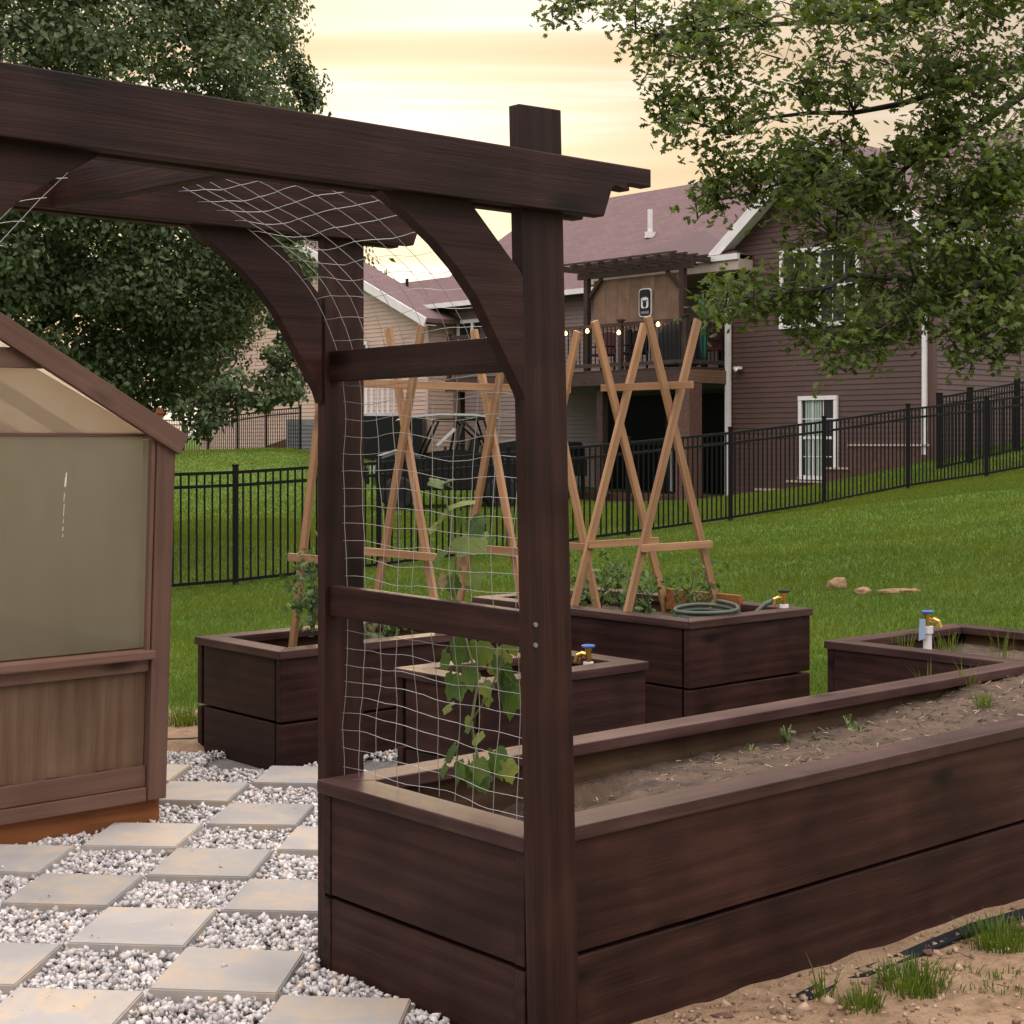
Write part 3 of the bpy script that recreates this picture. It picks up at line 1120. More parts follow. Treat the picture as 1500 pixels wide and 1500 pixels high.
# front bed with an arm at the far end (L-shaped)
fb = thing('raised_garden_bed', G(2.4, .45, -.1), 'long dark brown wooden bed carrying the arbor post, bare soil inside', 'raised bed', 'dark stained raised beds')
zt = TOP - .04
ZS = [(zt, zt - .286), (zt - .298, -.14)]
cw = .118
A1, AA, B1, B2 = 4.82, 3.68, .9, 1.9
wall(fb, (.012, 0), (A1 - .012, 0), (0, -1), TOP, ZS)
wall(fb, (0, .862 - .012), (0, .052), (-1, 0), TOP, ZS, inset=.016, liner=False)
wall(fb, (AA + .052, B1), (.012, B1), (0, 1), TOP, ZS)
wall(fb, (AA, B2 - .052), (AA, B1 + .001), (-1, 0), TOP, ZS)
wall(fb, (A1 - .012, B2), (AA + .012, B2), (0, 1), TOP, ZS)
wall(fb, (A1, .052), (A1, B2 - .052), (1, 0), TOP, ZS)
cor = [(0, 0), (A1, 0), (A1, B2), (AA, B2), (AA, B1), (0, B1)]
inn = [(cw, cw), (A1 - cw, cw), (A1 - cw, B2 - cw), (AA + cw, B2 - cw), (AA + cw, B1 - cw), (cw, B1 - cw)]
for i in range(6):
    p, q, pi, qi = V(cor[i]), V(cor[(i + 1) % 6]), V(inn[i]), V(inn[(i + 1) % 6])
    d = (q - p).normalized() * .0008
    cap_rail(fb, p + d, q - d, pi + d, qi - d, TOP)


def front_soil(a, b):
    z = .375 + .06 * min(1, max(0, (a - .25) / .9)) + .045 * min(1, max(0, (a - 2.2) / 1.6))
    hole = math.exp(-(((a - .42) / .22) ** 2 + ((b - .62) / .2) ** 2))
    z += .035 - .07 * max(0, min(1, (b - .15) / .6)) * max(0, 1 - max(0, a - 2.0) / 2.2)
    return z - .22 * hole - .05 * math.exp(-((a - .9) / .16) ** 2 - ((b - .68) / .08) ** 2)


soil_sheet('soil', (.03, A1 - .05, .05, B1 - .05), front_soil, 'dry brown soil filling the long front bed')
soil_sheet('soil', (AA + .05, A1 - .05, B1 - .05, B2 - .05), lambda a, b: .43, 'brown soil in the bed arm with the white standpipe')

rect_bed('raised_garden_bed', BEDS['middle'], .532, 'small dark bed in the middle of the garden with a blue handled tap', 'raised bed', 'dark stained raised beds')
rect_bed('raised_garden_bed', BEDS['left'], .535, 'dark bed next to the greenhouse with cedar trellis legs standing in it', 'raised bed', 'dark stained raised beds', skip=('right',))
rect_bed('raised_garden_bed', BEDS['right'], .622, 'tall dark bed holding the two crossed cedar frames and a green hose coil', 'raised bed', 'dark stained raised beds', bot=-.06)
for k, zf in (('middle', .41), ('left', .40), ('right', .53)):
    a0, a1, b0, b1 = BEDS[k]
    soil_sheet('soil', (a0 + .045, a1 - (.045 if k != 'left' else .0), b0 + .045, b1 - .045), lambda a, b, z=zf: z,
               {'middle': 'dark soil inside the small middle bed', 'left': 'dark soil in the bed beside the greenhouse', 'right': 'dark soil under the crossed cedar frames'}[k], .05, .012)

# straw and dry bits on the soil of the front bed
g = np.random.default_rng(12)
n = 2000
a = .3 + 4.3 * g.random(n) ** .62
b = g.uniform(.1, .8, n)
z = np.array([front_soil(x, y) for x, y in zip(a, b)])
pos = np.array([G(x, y, q)[:] for x, y, q in zip(a, b, z)])
for i in range(n):
    pos[i, 2] += mnoise.noise(V((pos[i, 0] * 6, pos[i, 1] * 6, 2))) * .018 + mnoise.noise(V((pos[i, 0] * 17, pos[i, 1] * 17, 7))) * .0144 + .004
rot = rot_from(np.column_stack([g.normal(0, .35, n), g.normal(0, .35, n), np.ones(n)]), g.uniform(0, 6.28, n))
sv = [(-.5, -.03, 0), (.5, -.03, 0), (.5, .03, .04), (-.5, .03, .04)]
tag(inst('straw', sv, [(0, 1, 2, 3)], pos, rot, np.column_stack([g.uniform(.008, .035, n), g.uniform(.03, .06, n), np.full(n, .05)]), M['straw']), 'dry straw bits scattered on the long bed soil', 'straw', kind='stuff')

# ------------------------------------------------------------------ arbor
ar = thing('garden_arbor', G(-.81, .45, -.05), 'dark brown wooden arbor with curved braces and wire netting between its posts', 'arbor')
PB0, PB1 = -.0255, .9255                       # post planes (b)
LEAN = .055
for nm, a_bot, a_top, b, ztop in (('post', .080, .013, PB0, 2.322), ('post', .103, .103, PB1, 2.30), ('post', -1.745, -1.745, PB0, 2.346), ('post', -1.745, -1.745, PB1, 2.34)):
    board(nm, G(a_bot, b, -.12), G(a_top, b, ztop), .14, .038, M['stain'], ar, up=UX)
ZB0, ZB1 = 2.066, 2.204


def beam_poly(a0, a1):
    h = ZB1 - ZB0
    e = [(a1 - .085 - .055 - .03, ZB0), (a1 - .085 - .055, ZB1 - .062), (a1 - .085 - .045, ZB1 - .056), (a1 - .085 - .012, ZB1 - .062), (a1 - .085, ZB1 - .045), (a1, ZB1 - .047), (a1, ZB1)]
    s = [(a0 + a1 - x, z) for x, z in reversed(e)]
    return e + s


bp_front, bp_back = beam_poly(-2.0, .365), beam_poly(-2.0, .50)
for b0 in (PB0 - .0195 - .038, PB0 + .0195, PB1 - .0195 - .038, PB1 + .0195):
    MB().prism(bp_back if b0 > .4 else bp_front, b0, b0 + .038).build('beam', M['stain'], ar, MG @ Matrix.Translation((0, 0, .028 if b0 > .4 else 0)), bevel=.003)


def brace_poly(flip=False):
    inn_ = [(-.030, 1.585), (-.045, 1.622), (-.095, 1.700), (-.142, 1.774), (-.186, 1.842), (-.248, 1.909), (-.310, 1.962), (-.374, 2.006), (-.425, 2.036), (-.472, 2.066)]
    pts = inn_ + [(-.209, 2.066), (-.068, 1.93), (-.034, 1.895)]
    if flip:
        pts = [(-1.62 - x, z) for x, z in reversed(pts)]
    return pts


for b in (PB0, PB1):
    for fl in (False, True):
        MB().prism(brace_poly(fl), b - .0185, b + .0185).build('brace', M['stain'], ar, MG @ Matrix.Translation((.055 if b > .4 and not fl else 0, 0, .028 if b > .4 else 0)), bevel=.002)
for a_, sg in ((.012, 1), (-1.69, -1)):
    for z in (1.038, 1.722):
        board('rung', G(a_ + .005 * sg, PB0 + .02, z), G(a_ + .055 * sg, PB1 - .02, z), .089, .036, M['stain'], ar)
for a_ in (-.81, ):
    board('cross_joist', G(a_, PB0 + .058, 2.135), G(a_, PB1 - .058, 2.16), .13, .038, M['stain'], ar)
# small bolts on the front post
mb = MB()
for z in (1.055, 1.005):
    p = G(-.005, PB0 - .018, z)
    mb.tube([p + VX * .004, p - VX * .006], .006, 8)
mb.build('bolt', M['grey'], ar)

# wire netting: up between the posts, then over the path as a shallow vault
prof = []
for k in range(24):
    prof.append((.085, .50 + 1.10 * k / 23))
for k in range(1, 26):
    t = k / 25 * math.pi / 2
    prof.append((.085 - .895 + .895 * math.cos(t), 1.60 + .625 * math.sin(t)))
for k in range(1, 26):
    t = k / 25 * math.pi / 2
    prof.append((-.81 - .895 * math.sin(t), 1.60 + .625 * math.cos(t) ** 4))
for k in range(1, 24):
    prof.append((-1.705, 1.60 - 1.10 * k / 23))
cum = [0]
for (a, z), (c, d) in zip(prof, prof[1:]):
    cum.append(cum[-1] + math.hypot(c - a, d - z))


def prof_at(s):
    s = max(0, min(cum[-1], s))
    for i in range(len(cum) - 1):
        if s <= cum[i + 1]:
            t = (s - cum[i]) / (cum[i + 1] - cum[i])
            (a, z), (c, d) = prof[i], prof[i + 1]
            return a + (c - a) * t, z + (d - z) * t, c - a, d - z
    return (*prof[-1], 0, -1)


def net_point(s, b):
    a, z, da, dz = prof_at(s)
    L = math.hypot(da, dz) or 1
    nn = (dz / L, -da / L)
    wv = mnoise.noise(V((s * 2.1, b * 3.0, 0))) * .028 + mnoise.noise(V((s * 9, b * 9, 5))) * .007
    ds = mnoise.noise(V((s * 3, b * 4, 9))) * .022 + mnoise.noise(V((s * 14, b * 14, 2))) * .004
    sag = -.035 * math.sin(math.pi * b / .9) * max(0, min(1, (s - 1.4) / .5)) * max(0, min(1, (2.45 - s) / .4))
    return G(a + nn[0] * wv + da / L * ds, b + mnoise.noise(V((s * 2.5, b * 2, 3))) * .03 + mnoise.noise(V((s * 12, b * 12, 8))) * .003, z + nn[1] * wv + dz / L * ds + sag)


net = MB()
smax = cum[-1]
b_vals = [.03 + .086 * k for k in range(11)]
for b in b_vals:
    net.tube([net_point(s, min(b, .885)) for s in np.arange(.03, smax, .045)], .00085, 4)
s = .05
while s < smax:
    net.tube([net_point(s, b) for b in np.linspace(.012, .893, 22)], .00085, 4)
    s += .0508 if s < 1.15 else .066
net.build('wire_netting', M['wire'], ar)

# ------------------------------------------------------------------ climbing vine on the netting
vine = thing('climbing_vine', G(.16, .45, .42), 'climbing cucumber vine with broad leaves growing up the wire netting', 'climbing plant')


def net_px(px, py, da=0.0):
    """the point of the plane a = .1 + da seen at this photo pixel"""
    dx, dz = (px - 750) / F, (HY - py) / F
    aa = .1 + da
    # G0 + aa*U + b*V = Y*(dx,1)
    A = np.array([[dx, -V2.x], [1.0, -V2.y]])
    Y, b = np.linalg.solve(A, np.array([G0.x + aa * U2.x, G0.y + aa * U2.y]))
    return V((dx * Y, Y, CAM_H + dz * Y))


stem_px = [(705, 1145), (698, 1100), (690, 1060), (700, 1000), (686, 950), (672, 900), (664, 855), (668, 815), (662, 770), (655, 740), (648, 712)]
st = MB().tube([net_px(x, y, .015 + .006 * math.sin(i)) for i, (x, y) in enumerate(stem_px)], [.0042 - .0002 * i for i in range(len(stem_px))], 6)
st2 = [(688, 1060), (715, 1020), (735, 970), (738, 920)]
st.tube([net_px(x, y, .02) for x, y in st2], .003, 6)
st.build('stem', M['stem'], vine, smooth=True)
# px, py (leaf base), length m, direction in picture (deg, 0 = right, 90 = up), lean
LV = [(668, 738, .085, 8, 62, 0), (655, 745, .085, 225, 55, 0), (652, 712, .075, 155, 80, 0), (650, 708, .05, 20, 80, 0), (676, 785, .115, -18, 48, 0), (668, 770, .06, 60, 40, 0), (655, 805, .085, 205, 40, 0), (672, 812, .06, -90, 30, 1),
      (660, 845, .07, -80, 20, 0), (678, 838, .065, -70, 15, 1), (646, 842, .055, -100, 20, 1), (690, 838, .06, -50, 40, 0), (672, 930, .12, -105, 8, 0), (700, 938, .085, -75, 20, 0), (664, 985, .105, -115, 15, 0),
      (668, 1005, .05, -60, 10, 0), (722, 955, .10, -60, 0, 2), (728, 962, .06, -95, 25, 0), (735, 975, .12, -85, 0, 2), (745, 1000, .12, -95, 0, 2), (712, 1018, .04, -80, 12, 0), (690, 1060, .045, 215, 10, 0), (694, 1082, .05, 20, 10, 0), (686, 1066, .04, 100, 10, 0),
      (668, 1090, .085, 220, 40, 0), (672, 1112, .085, -105, 20, 0), (700, 1110, .085, -95, 15, 0), (724, 1098, .095, -75, 16, 0), (700, 1130, .07, -60, 35, 0), (745, 925, .08, -70, 0, 2),
      (690, 760, .07, -40, 30, 0), (640, 770, .05, 190, 40, 0), (664, 880, .06, -95, 15, 0), (684, 975, .08, -80, 10, 0), (655, 955, .075, -130, 15, 0), (708, 1000, .05, -60, 10, 0), (690, 1120, .08, -110, 20, 0), (740, 1115, .07, -70, 20, 0), (655, 1120, .06, 215, 30, 0), (662, 1035, .05, 190, 20, 0)]
for i, (px, py, ln, ang, lean, kind) in enumerate(LV):
    base = net_px(px, py, random.uniform(.0, .05) + (.14 if kind == 2 else 0))
    r3 = V((VX.x * -1, VX.y * -1, 0))            # across the netting, to the right in the picture
    yv = r3 * math.cos(R(ang)) + ZX * math.sin(R(ang))
    nv = -UX * math.cos(R(lean)) + ZX * (.35 + math.sin(R(lean)))
    nv = (nv - yv * nv.dot(yv)).normalized()
    nv = (nv + V((random.uniform(-.35, .35), random.uniform(-.35, .35), random.uniform(-.1, .3)))).normalized()
    nv = (nv - yv * nv.dot(yv)).normalized()
    xv = yv.cross(nv)
    w_ = 1.12 if kind != 1 else .62
    ln *= .86
    vs = [base + xv * (x * ln * w_) + yv * (y * ln) + nv * (z * ln * (1.2 if kind != 1 else 2.6)) for x, y, z in VINE_V]
    o = raw('leaf', vs, VINE_F, M['leaf_dry'] if kind == 1 else M['leaf_climb'], vine, smooth=True)
    ul = o.data.uv_layers.new(name='leaf')
    for lp in o.data.loops:
        ul.data[lp.index].uv = VINE_V[lp.vertex_index][:2]
    if kind == 1:
        o['label'] = 'shrivelled brown leaf'

# ------------------------------------------------------------------ vegetables and seedlings
def veg(name, loc, h, n, label, cat, group=None, spread=.16, leaf=.045, mat='leaf_veg', seed=1, twigs=5):
    g = np.random.default_rng(seed)
    root = thing(name, loc, label, cat, group)
    st = MB()
    tips = []
    for k in range(twigs):
        t = g.uniform(0, 6.28)
        e = V((math.cos(t), math.sin(t), 0)) * spread * g.uniform(.3, 1)
        hh = h * g.uniform(.55, 1)
        pts = [V(loc) + e * (q ** 1.4) + V((0, 0, hh * q - .01)) for q in (0, .35, .7, 1)]
        st.tube(pts, [.005, .004, .003, .0015], 5)
        tips.append(pts)
    st.build('stem', M['stem'], root, smooth=True)
    pos, nr = [], []
    for _ in range(n):
        pts = tips[g.integers(len(tips))]
        q = g.uniform(.25, 1.0) * 3
        i = min(2, int(q))
        p = pts[i].lerp(pts[i + 1], q - i)
        pos.append(p + V(g.normal(0, spread * .28, 3)))
        nr.append((g.normal(0, .7), g.normal(0, .7), g.uniform(.2, 1)))
    pos, nr = np.array([p[:] for p in pos]), np.array(nr)
    inst('foliage', OAK_V, OAK_F, pos, rot_from(nr, g.uniform(0, 6.28, n)), g.uniform(.55, 1.2, n) * leaf, M[mat], root)
    return root


veg('tomato_plant', at(458, 930, 7.75).xyz, .48, 230, 'tomato plant on the first trellis leg beside the greenhouse', 'tomato plant', 'tomato plants in the beds', .14, .05, seed=2)
veg('tomato_plant', G(2.2, 3.6, .40), .26, 150, 'low tomato plant behind the netting at the middle trellis frame', 'tomato plant', 'tomato plants in the beds', .2, .05, seed=3)
veg('tomato_plant', G(3.75, 3.55, .53), .30, 200, 'bushy tomato plant behind the crossed legs of the tall bed', 'tomato plant', 'tomato plants in the beds', .24, .05, seed=4)
veg('tomato_plant', G(3.45, 2.95, .53), .36, 170, 'tall thin tomato plant between the two crossed cedar frames', 'tomato plant', 'tomato plants in the beds', .16, .05, seed=5)
veg('tomato_plant', G(3.4, 3.4, .53), .2, 130, 'short tomato plant at the tall bed end near the arbor post', 'tomato plant', 'tomato plants in the beds', .2, .05, seed=8)
veg('tomato_plant', G(3.85, 2.95, .53), .33, 150, 'tomato plant in front of the low cedar board in the tall bed', 'tomato plant', 'tomato plants in the beds', .18, .045, seed=9)


def on_soil(px, py):
    """soil point of the front bed seen at a photo pixel"""
    z = .44
    for _ in range(6):
        Y = (CAM_H - z) * F / (py - HY)
        x = (px - 750) / F * Y
        a, b = ab(x, Y)
        z = front_soil(a, min(max(b, .1), .8))
    return V((x, Y, z))


for i, (px, py, h, n, lab) in enumerate([(1000, 1108, .05, 9, 'tiny pale seedling nearest the arbor in the long bed'), (1152, 1088, .075, 12, 'largest pale green seedling in the middle of the long bed soil'),
                                         (1195, 1083, .04, 6, 'small whitish seedling just right of the largest one'), (1098, 1100, .035, 6, 'tiny green sprout left of the largest seedling'),
                                         (1243, 1066, .07, 9, 'yellow green upright seedling at the near rim of the long bed'), (1260, 1070, .03, 5, 'tiniest sprout close to the yellow green seedling')]):
    veg('seedling', on_soil(px, py), h, n, lab, 'seedling', 'seedlings in the long bed', .03, .032, 'leaf_vine', 20 + i, 3)
for i, (px, py, n, h, lab) in enumerate([(1362, 1012, 14, .13, 'single thin onion shoot by the inner wall of the long bed'), (1415, 1010, 22, .13, 'drooping green onion clump under the bed corner'),
                                         (1440, 1035, 40, .07, 'dry pale grass clump at the right end of the long bed')]):
    tuft(on_soil(px, py), n, h, .035, lab, 'onion shoots', 'grass', 'onion_plant', 'onion plant', .45)
for i, (a, b, n, h, lab) in enumerate([(3.95, 1.62, 26, .17, 'onion shoots standing left of the white standpipe'), (4.12, 1.48, 34, .17, 'onion shoots standing right of the white standpipe'),
                                       (4.3, 1.3, 16, .17, 'sparse onion shoots against the pale inner wall of the bed arm'), (4.05, .98, 14, .2, 'tall pale onion stalks at the bed corner')]):
    tuft(G(a, b, .44), n, h, .06, lab, 'onion shoots', 'grass', 'onion_plant', 'onion plant', .3)

# ------------------------------------------------------------------ taps, hose, standpipe
def tap(loc, h, label, handle='blue', yaw=0, pipe_r=.017):
    root = thing('garden_tap', loc, label, 'tap', 'taps standing in the beds')
    c, s_ = math.cos(yaw), math.sin(yaw)
    D = V((c, s_, 0))
    L = V(loc)
    MB().cyl(L - ZX * .15, L + ZX * h, pipe_r, 14).cyl(L + ZX * (h - .03), L + ZX * (h + .004), pipe_r * 1.35, 14).build('standpipe', M['pvc'], root, smooth=False)
    z = L + ZX * (h + .004)
    b = MB().cyl(z, z + ZX * .05, .013, 12).tube([z + ZX * .03, z + ZX * .034 + D * .03, z + ZX * .025 + D * .05, z + D * .058 - ZX * .005], [.012, .012, .013, .015], 10)
    b.cyl(z + ZX * .05, z + ZX * .062, .017, 8)
    b.build('spout', M['brass'], root, smooth=False)
    hd = MB()
    hz = z + ZX * .07
    hd.tube([hz + V((math.cos(t), math.sin(t), 0)) * .026 for t in np.linspace(0, 6.2832, 15)], .006, 6, False)
    for t in (0, 1.57, 3.14, 4.71):
        hd.bar(hz, hz + V((math.cos(t), math.sin(t), 0)) * .026, .006, .008)
    hd.cyl(hz - ZX * .01, hz + ZX * .006, .008, 8)
    hd.build('handle', M[handle], root)
    return root


tap(G(2.29, 2.13, .40), .12, 'brass tap with blue handle standing in the small middle bed', 'blue', R(150))
t3 = tap(G(4.0, 1.52, .43), .17, 'tall white standpipe with brass tap and blue handle among onion shoots', 'blue', R(-20), .021)
tp = tap(G(4.02, 2.42, .50), .135, 'brass tap with black handle at the corner of the tall bed', 'black_soft', R(170), .018)
pz = G(4.02, 2.42, .66)
hose = MB()
pts = [pz + V((-.055, .01, 0)), pz + V((-.10, .0, -.02)), pz + V((-.16, -.02, -.07)), pz + V((-.2, -.04, -.12))]
hose.tube(pts, .014, 8)
cc_ = G(3.52, 2.52, .565)
coil = [cc_ + V((math.cos(t) * (.16 + .012 * math.sin(3 * t)), math.sin(t) * .13, .004 * t + .03 * max(0, math.sin(t)))) for t in np.arange(0, 6.28 * 3.2, .25)]
hose.tube(coil, .011, 8)
tag(hose.build('garden_hose', M['hose_green'], smooth=True), 'dark green hose coiled on the soil and joined to the black handled tap', 'hose')
# small blue and white rag on the standpipe
rag = MB()
p0 = G(4.0, 1.52, .43) + V((-.03, -.02, .19))
rag.add([p0 + V((-.012, 0, .02)), p0 + V((.012, -.012, .02)), p0 + V((.012, -.015, -.07)), p0 + V((-.016, .0, -.085)), p0 + V((-.012, .01, .02)), p0 + V((.012, 0, .02)), p0 + V((.012, -.005, -.07)), p0 + V((-.016, .01, -.085))],
        [(0, 1, 2, 3), (4, 7, 6, 5), (0, 4, 5, 1), (1, 5, 6, 2), (2, 6, 7, 3), (3, 7, 4, 0)])
tag(rag.build('cloth_rag', mat_plain('pale_blue_rag', (.25, .34, .45), .9)), 'pale blue rag tied round the white standpipe', 'rag')

# ------------------------------------------------------------------ cedar trellises
def stake(root, p, q, nm='leg', w=.042, t=.022, up=UX):
    board(nm, p, q, w, t, M['cedar'], root, up=up, bevel=.002)


TR1 = thing('crossed_trellis', G(2.3, 3.6, .4), 'pale cedar trellis of crossed legs joined by one long top bar, behind the netting', 'trellis', 'cedar trellises')


def x_frame(root, ctr, axis, zc, zt, zb, ht, hb, bar_z, hbar, n3, ext=(0, 0)):
    """one crossed pair in the plane of 'axis' (unit vector), two flat legs lapped on each other"""
    for s_, off in ((1, .012), (-1, -.012)):
        o = n3 * off
        stake(root, ctr + axis * (hb * s_) + ZX * zb + o, ctr - axis * (ht * s_) + ZX * zt + o, 'leg', .046, .022, axis)
    hb_ = hbar + .02
    board('cross_bar', ctr - axis * (hb_ + ext[0]) + ZX * bar_z - n3 * .035, ctr + axis * (hb_ + ext[1]) + ZX * bar_z - n3 * .035, .04, .02, M['cedar'], root, bevel=.002)


for i, a in enumerate((1.865, 2.40, 2.99, 3.5)):
    base = .38 if a < 3.1 else .5
    cb = 3.61
    x_frame(TR1, G(a, cb, 0), -VX, 1.69 + .01 * i, 2.12 - (.02 if i == 1 else 0), base, .11 if i == 0 else .16, .24 if i == 0 else .315, .92, .2 if i == 0 else .28, UX)
board('top_bar', G(1.82, 3.61, 1.80), G(3.58, 3.61, 1.80), .04, .022, M['cedar'], TR1, bevel=.002)

TR2 = thing('crossed_trellis', G(3.63, 3.05, .5), 'pale cedar trellis of two crossed frames standing in the tall bed', 'trellis', 'cedar trellises')
for b in (3.26, 2.86):
    x_frame(TR2, G(3.63, b, 0), UX, 1.63, 2.165, .45, .185, .42, .945, .25, VX)
board('top_bar', G(3.63, 3.40, 1.805), G(3.63, 2.72, 1.805), .04, .022, M['cedar'], TR2, bevel=.002)
board('foot_board', G(4.0, 3.24, .61), G(4.0, 2.70, .61), .115, .03, M['orange_wood'], TR2, bevel=.002)

# ------------------------------------------------------------------ greenhouse
gh = thing('greenhouse', G(GH_A - 1.2, GH_B + .9, 0), 'small brown wooden greenhouse with hazy plastic panes beside the pavers', 'greenhouse')
SHR = .03                                       # the corner post leans in a little
W_, D_ = 2.4, 1.8
EZ = 1.53


def GH(a, b, z):
    """a leftwards from the right front corner, b backwards"""
    return G(GH_A - a + SHR * z, GH_B + b, z)


pitch = .57
RZ = EZ + W_ / 2 * pitch - .045
fz = .045
# base, lower frame
board('base_board', GH(-.0, .035, .0), GH(W_, .035, .0), .18, .03, M['orange_wood'], gh)
board('base_board', GH(-.0 + .02, .06, .0), GH(.02, D_, .0), .18, .03, M['orange_wood'], gh)
board('bottom_rail', GH(.083, .0, .115), GH(W_ - .083, .0, .115), .055, .046, M['shed_wood'], gh)
board('bottom_rail', GH(.083, .008, .185), GH(W_ - .083, .008, .185), .08, .04, M['shed_wood'], gh)
for a_, b_ in ((.04, 0), (W_ - .04, 0), (.04, D_), (W_ - .04, D_)):
    board('post', GH(a_, b_, .09), GH(a_, b_, EZ + .02), .08, .06, M['shed_wood'], gh, up=UX)
board('post_trim', GH(.092, -.008, .66), GH(.092, -.008, EZ), .016, .03, M['shed_wood'], gh, up=UX)
# tongue and groove panel, boards upright
npl = 11
for i in range(npl):
    x0 = .083 + (W_ - .166) * i / npl
    x1 = .083 + (W_ - .166) * (i + 1) / npl
    board('panel_board', GH((x0 + x1) / 2, .02, .225), GH((x0 + x1) / 2, .02, .60), (x1 - x0) - .0004, .018, M['shed_panel'], gh, up=UX, bevel=.0006)
board('middle_rail', GH(.083, .006, .622), GH(W_ - .083, .006, .622), .05, .036, M['shed_wood'], gh)
board('sill', GH(.075, -.012, .665), GH(W_ - .075, -.012, .665), .034, .085, M['shed_wood'], gh, bevel=.006)
# panes
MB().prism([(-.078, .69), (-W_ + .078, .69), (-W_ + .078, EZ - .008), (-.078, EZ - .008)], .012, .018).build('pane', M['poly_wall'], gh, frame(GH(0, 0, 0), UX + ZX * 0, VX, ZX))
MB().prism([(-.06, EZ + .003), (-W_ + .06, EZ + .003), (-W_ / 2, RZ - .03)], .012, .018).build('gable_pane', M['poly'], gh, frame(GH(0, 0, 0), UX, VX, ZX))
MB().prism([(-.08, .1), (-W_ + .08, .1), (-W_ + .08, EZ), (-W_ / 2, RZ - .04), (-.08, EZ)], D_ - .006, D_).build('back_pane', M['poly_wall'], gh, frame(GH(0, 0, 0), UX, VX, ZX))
for a_ in (.03, W_ - .03):
    board('side_panel', GH(a_, .05, .36), GH(a_, D_ - .05, .36), .56, .018, M['shed_panel'], gh)
    board('side_rail', GH(a_, .04, .66), GH(a_, D_ - .04, .66), .04, .03, M['shed_wood'], gh)
    board('side_pane', GH(a_, .04, 1.1), GH(a_, D_ - .04, 1.1), .82, .006, M['poly_wall'], gh, bevel=0)
    board('eave_rail', GH(a_, .0, EZ + .0), GH(a_, D_, EZ + .0), .03, .05, M['shed_wood'], gh)
board('pane_top_rail', GH(.08, .022, EZ + .0), GH(W_ - .08, .022, EZ + .0), .012, .016, M['shed_wood'], gh)
# roof
ov = .03
for sg in (1, -1):
    def RP(d, b, lift=0.0):
        """d from the ridge down the slope, horizontally"""
        a_ = W_ / 2 - d * sg
        return GH(a_, b, RZ - d * pitch + lift)
    e = W_ / 2 + ov
    v = [RP(.0, -.02, .02), RP(e, -.02, .02), RP(e, D_ + .05, .02), RP(0, D_ + .05, .02), RP(.0, -.02, .028), RP(e, -.02, .028), RP(e, D_ + .05, .028), RP(0, D_ + .05, .028)]
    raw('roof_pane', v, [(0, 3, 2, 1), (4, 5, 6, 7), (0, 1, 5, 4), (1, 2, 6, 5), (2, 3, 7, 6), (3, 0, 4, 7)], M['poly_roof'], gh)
    nrm = V((UX.x * sg * pitch, UX.y * sg * pitch, 1)).normalized()
    board('rake_trim', RP(0, -.035, .02), RP(e, -.035, .02), .085, .03, M['shed_wood'], gh, up=nrm)
    board('rake_trim', RP(0, D_ + .06, .02), RP(e, D_ + .06, .02), .085, .03, M['shed_wood'], gh, up=nrm)
    for b in (.6, 1.2):
        board('rafter', RP(.02, b, -.03), RP(W_ / 2, b, -.03), .06, .03, M['shed_wood'], gh, up=nrm)
board('ridge_board', GH(W_ / 2, -.03, RZ + .02), GH(W_ / 2, D_ + .04, RZ + .02), .08, .04, M['shed_wood'], gh)
zc_ = 1.815
hw = (RZ - zc_) / pitch
board('collar_tie', GH(W_ / 2 - hw - .02, -.004, zc_), GH(W_ / 2 + hw + .02, -.004, zc_), .075, .03, M['shed_wood'], gh)
pk = GH(.0, D_ * .5, 0)
# rod standing behind the eave
tag(MB().cyl(at(234, 640, 6.6), at(234, 598, 6.6), .014, 10).cyl(at(234, 606, 6.6), at(234, 603, 6.6), .02, 10).build('vent_rod', M['orange_wood']), 'short reddish rod sticking up behind the greenhouse eave', 'rod')
# white scratch marks on the pane
sm = MB()
for (px, y0, y1, w) in [(96, 692, 712, 2.4), (94, 722, 734, .9), (93, 738, 756, .8), (92.5, 760, 766, .9), (92, 772, 778, 1.2), (91.5, 782, 787, .9)]:
    pass


def gh_face(px, py, off=-.001):
    """point on the greenhouse front pane at a photo pixel"""
    dx, dz = (px - 750) / F, (HY - py) / F
    O = GH(0, .012 + off, 0)
    A = np.array([[dx, -UX.x], [1.0, -UX.y]])
    Y, t = np.linalg.solve(A, np.array([O.x, O.y]))
    return V((dx * Y, Y, CAM_H + dz * Y))


for (px, y0, y1, w) in [(97, 692, 700, 1.6), (96, 699, 713, 2.6), (94, 722, 734, .9), (93.5, 738, 756, .8), (93, 760, 766, .9), (92, 772, 778, 1.3), (92, 782, 787, .9)]:
    a_, b_ = gh_face(px + .6, y0, -.004), gh_face(px - .6, y1, -.004)
    sm.bar(a_, b_, w * a_.y / F, .002, up=(U2.x, U2.y, 0))
o = sm.build('scratch_mark', mat_plain('white_scuff', (.62, .58, .54), .8), gh)
o['label'] = 'white streaky scuff on the hazy pane'

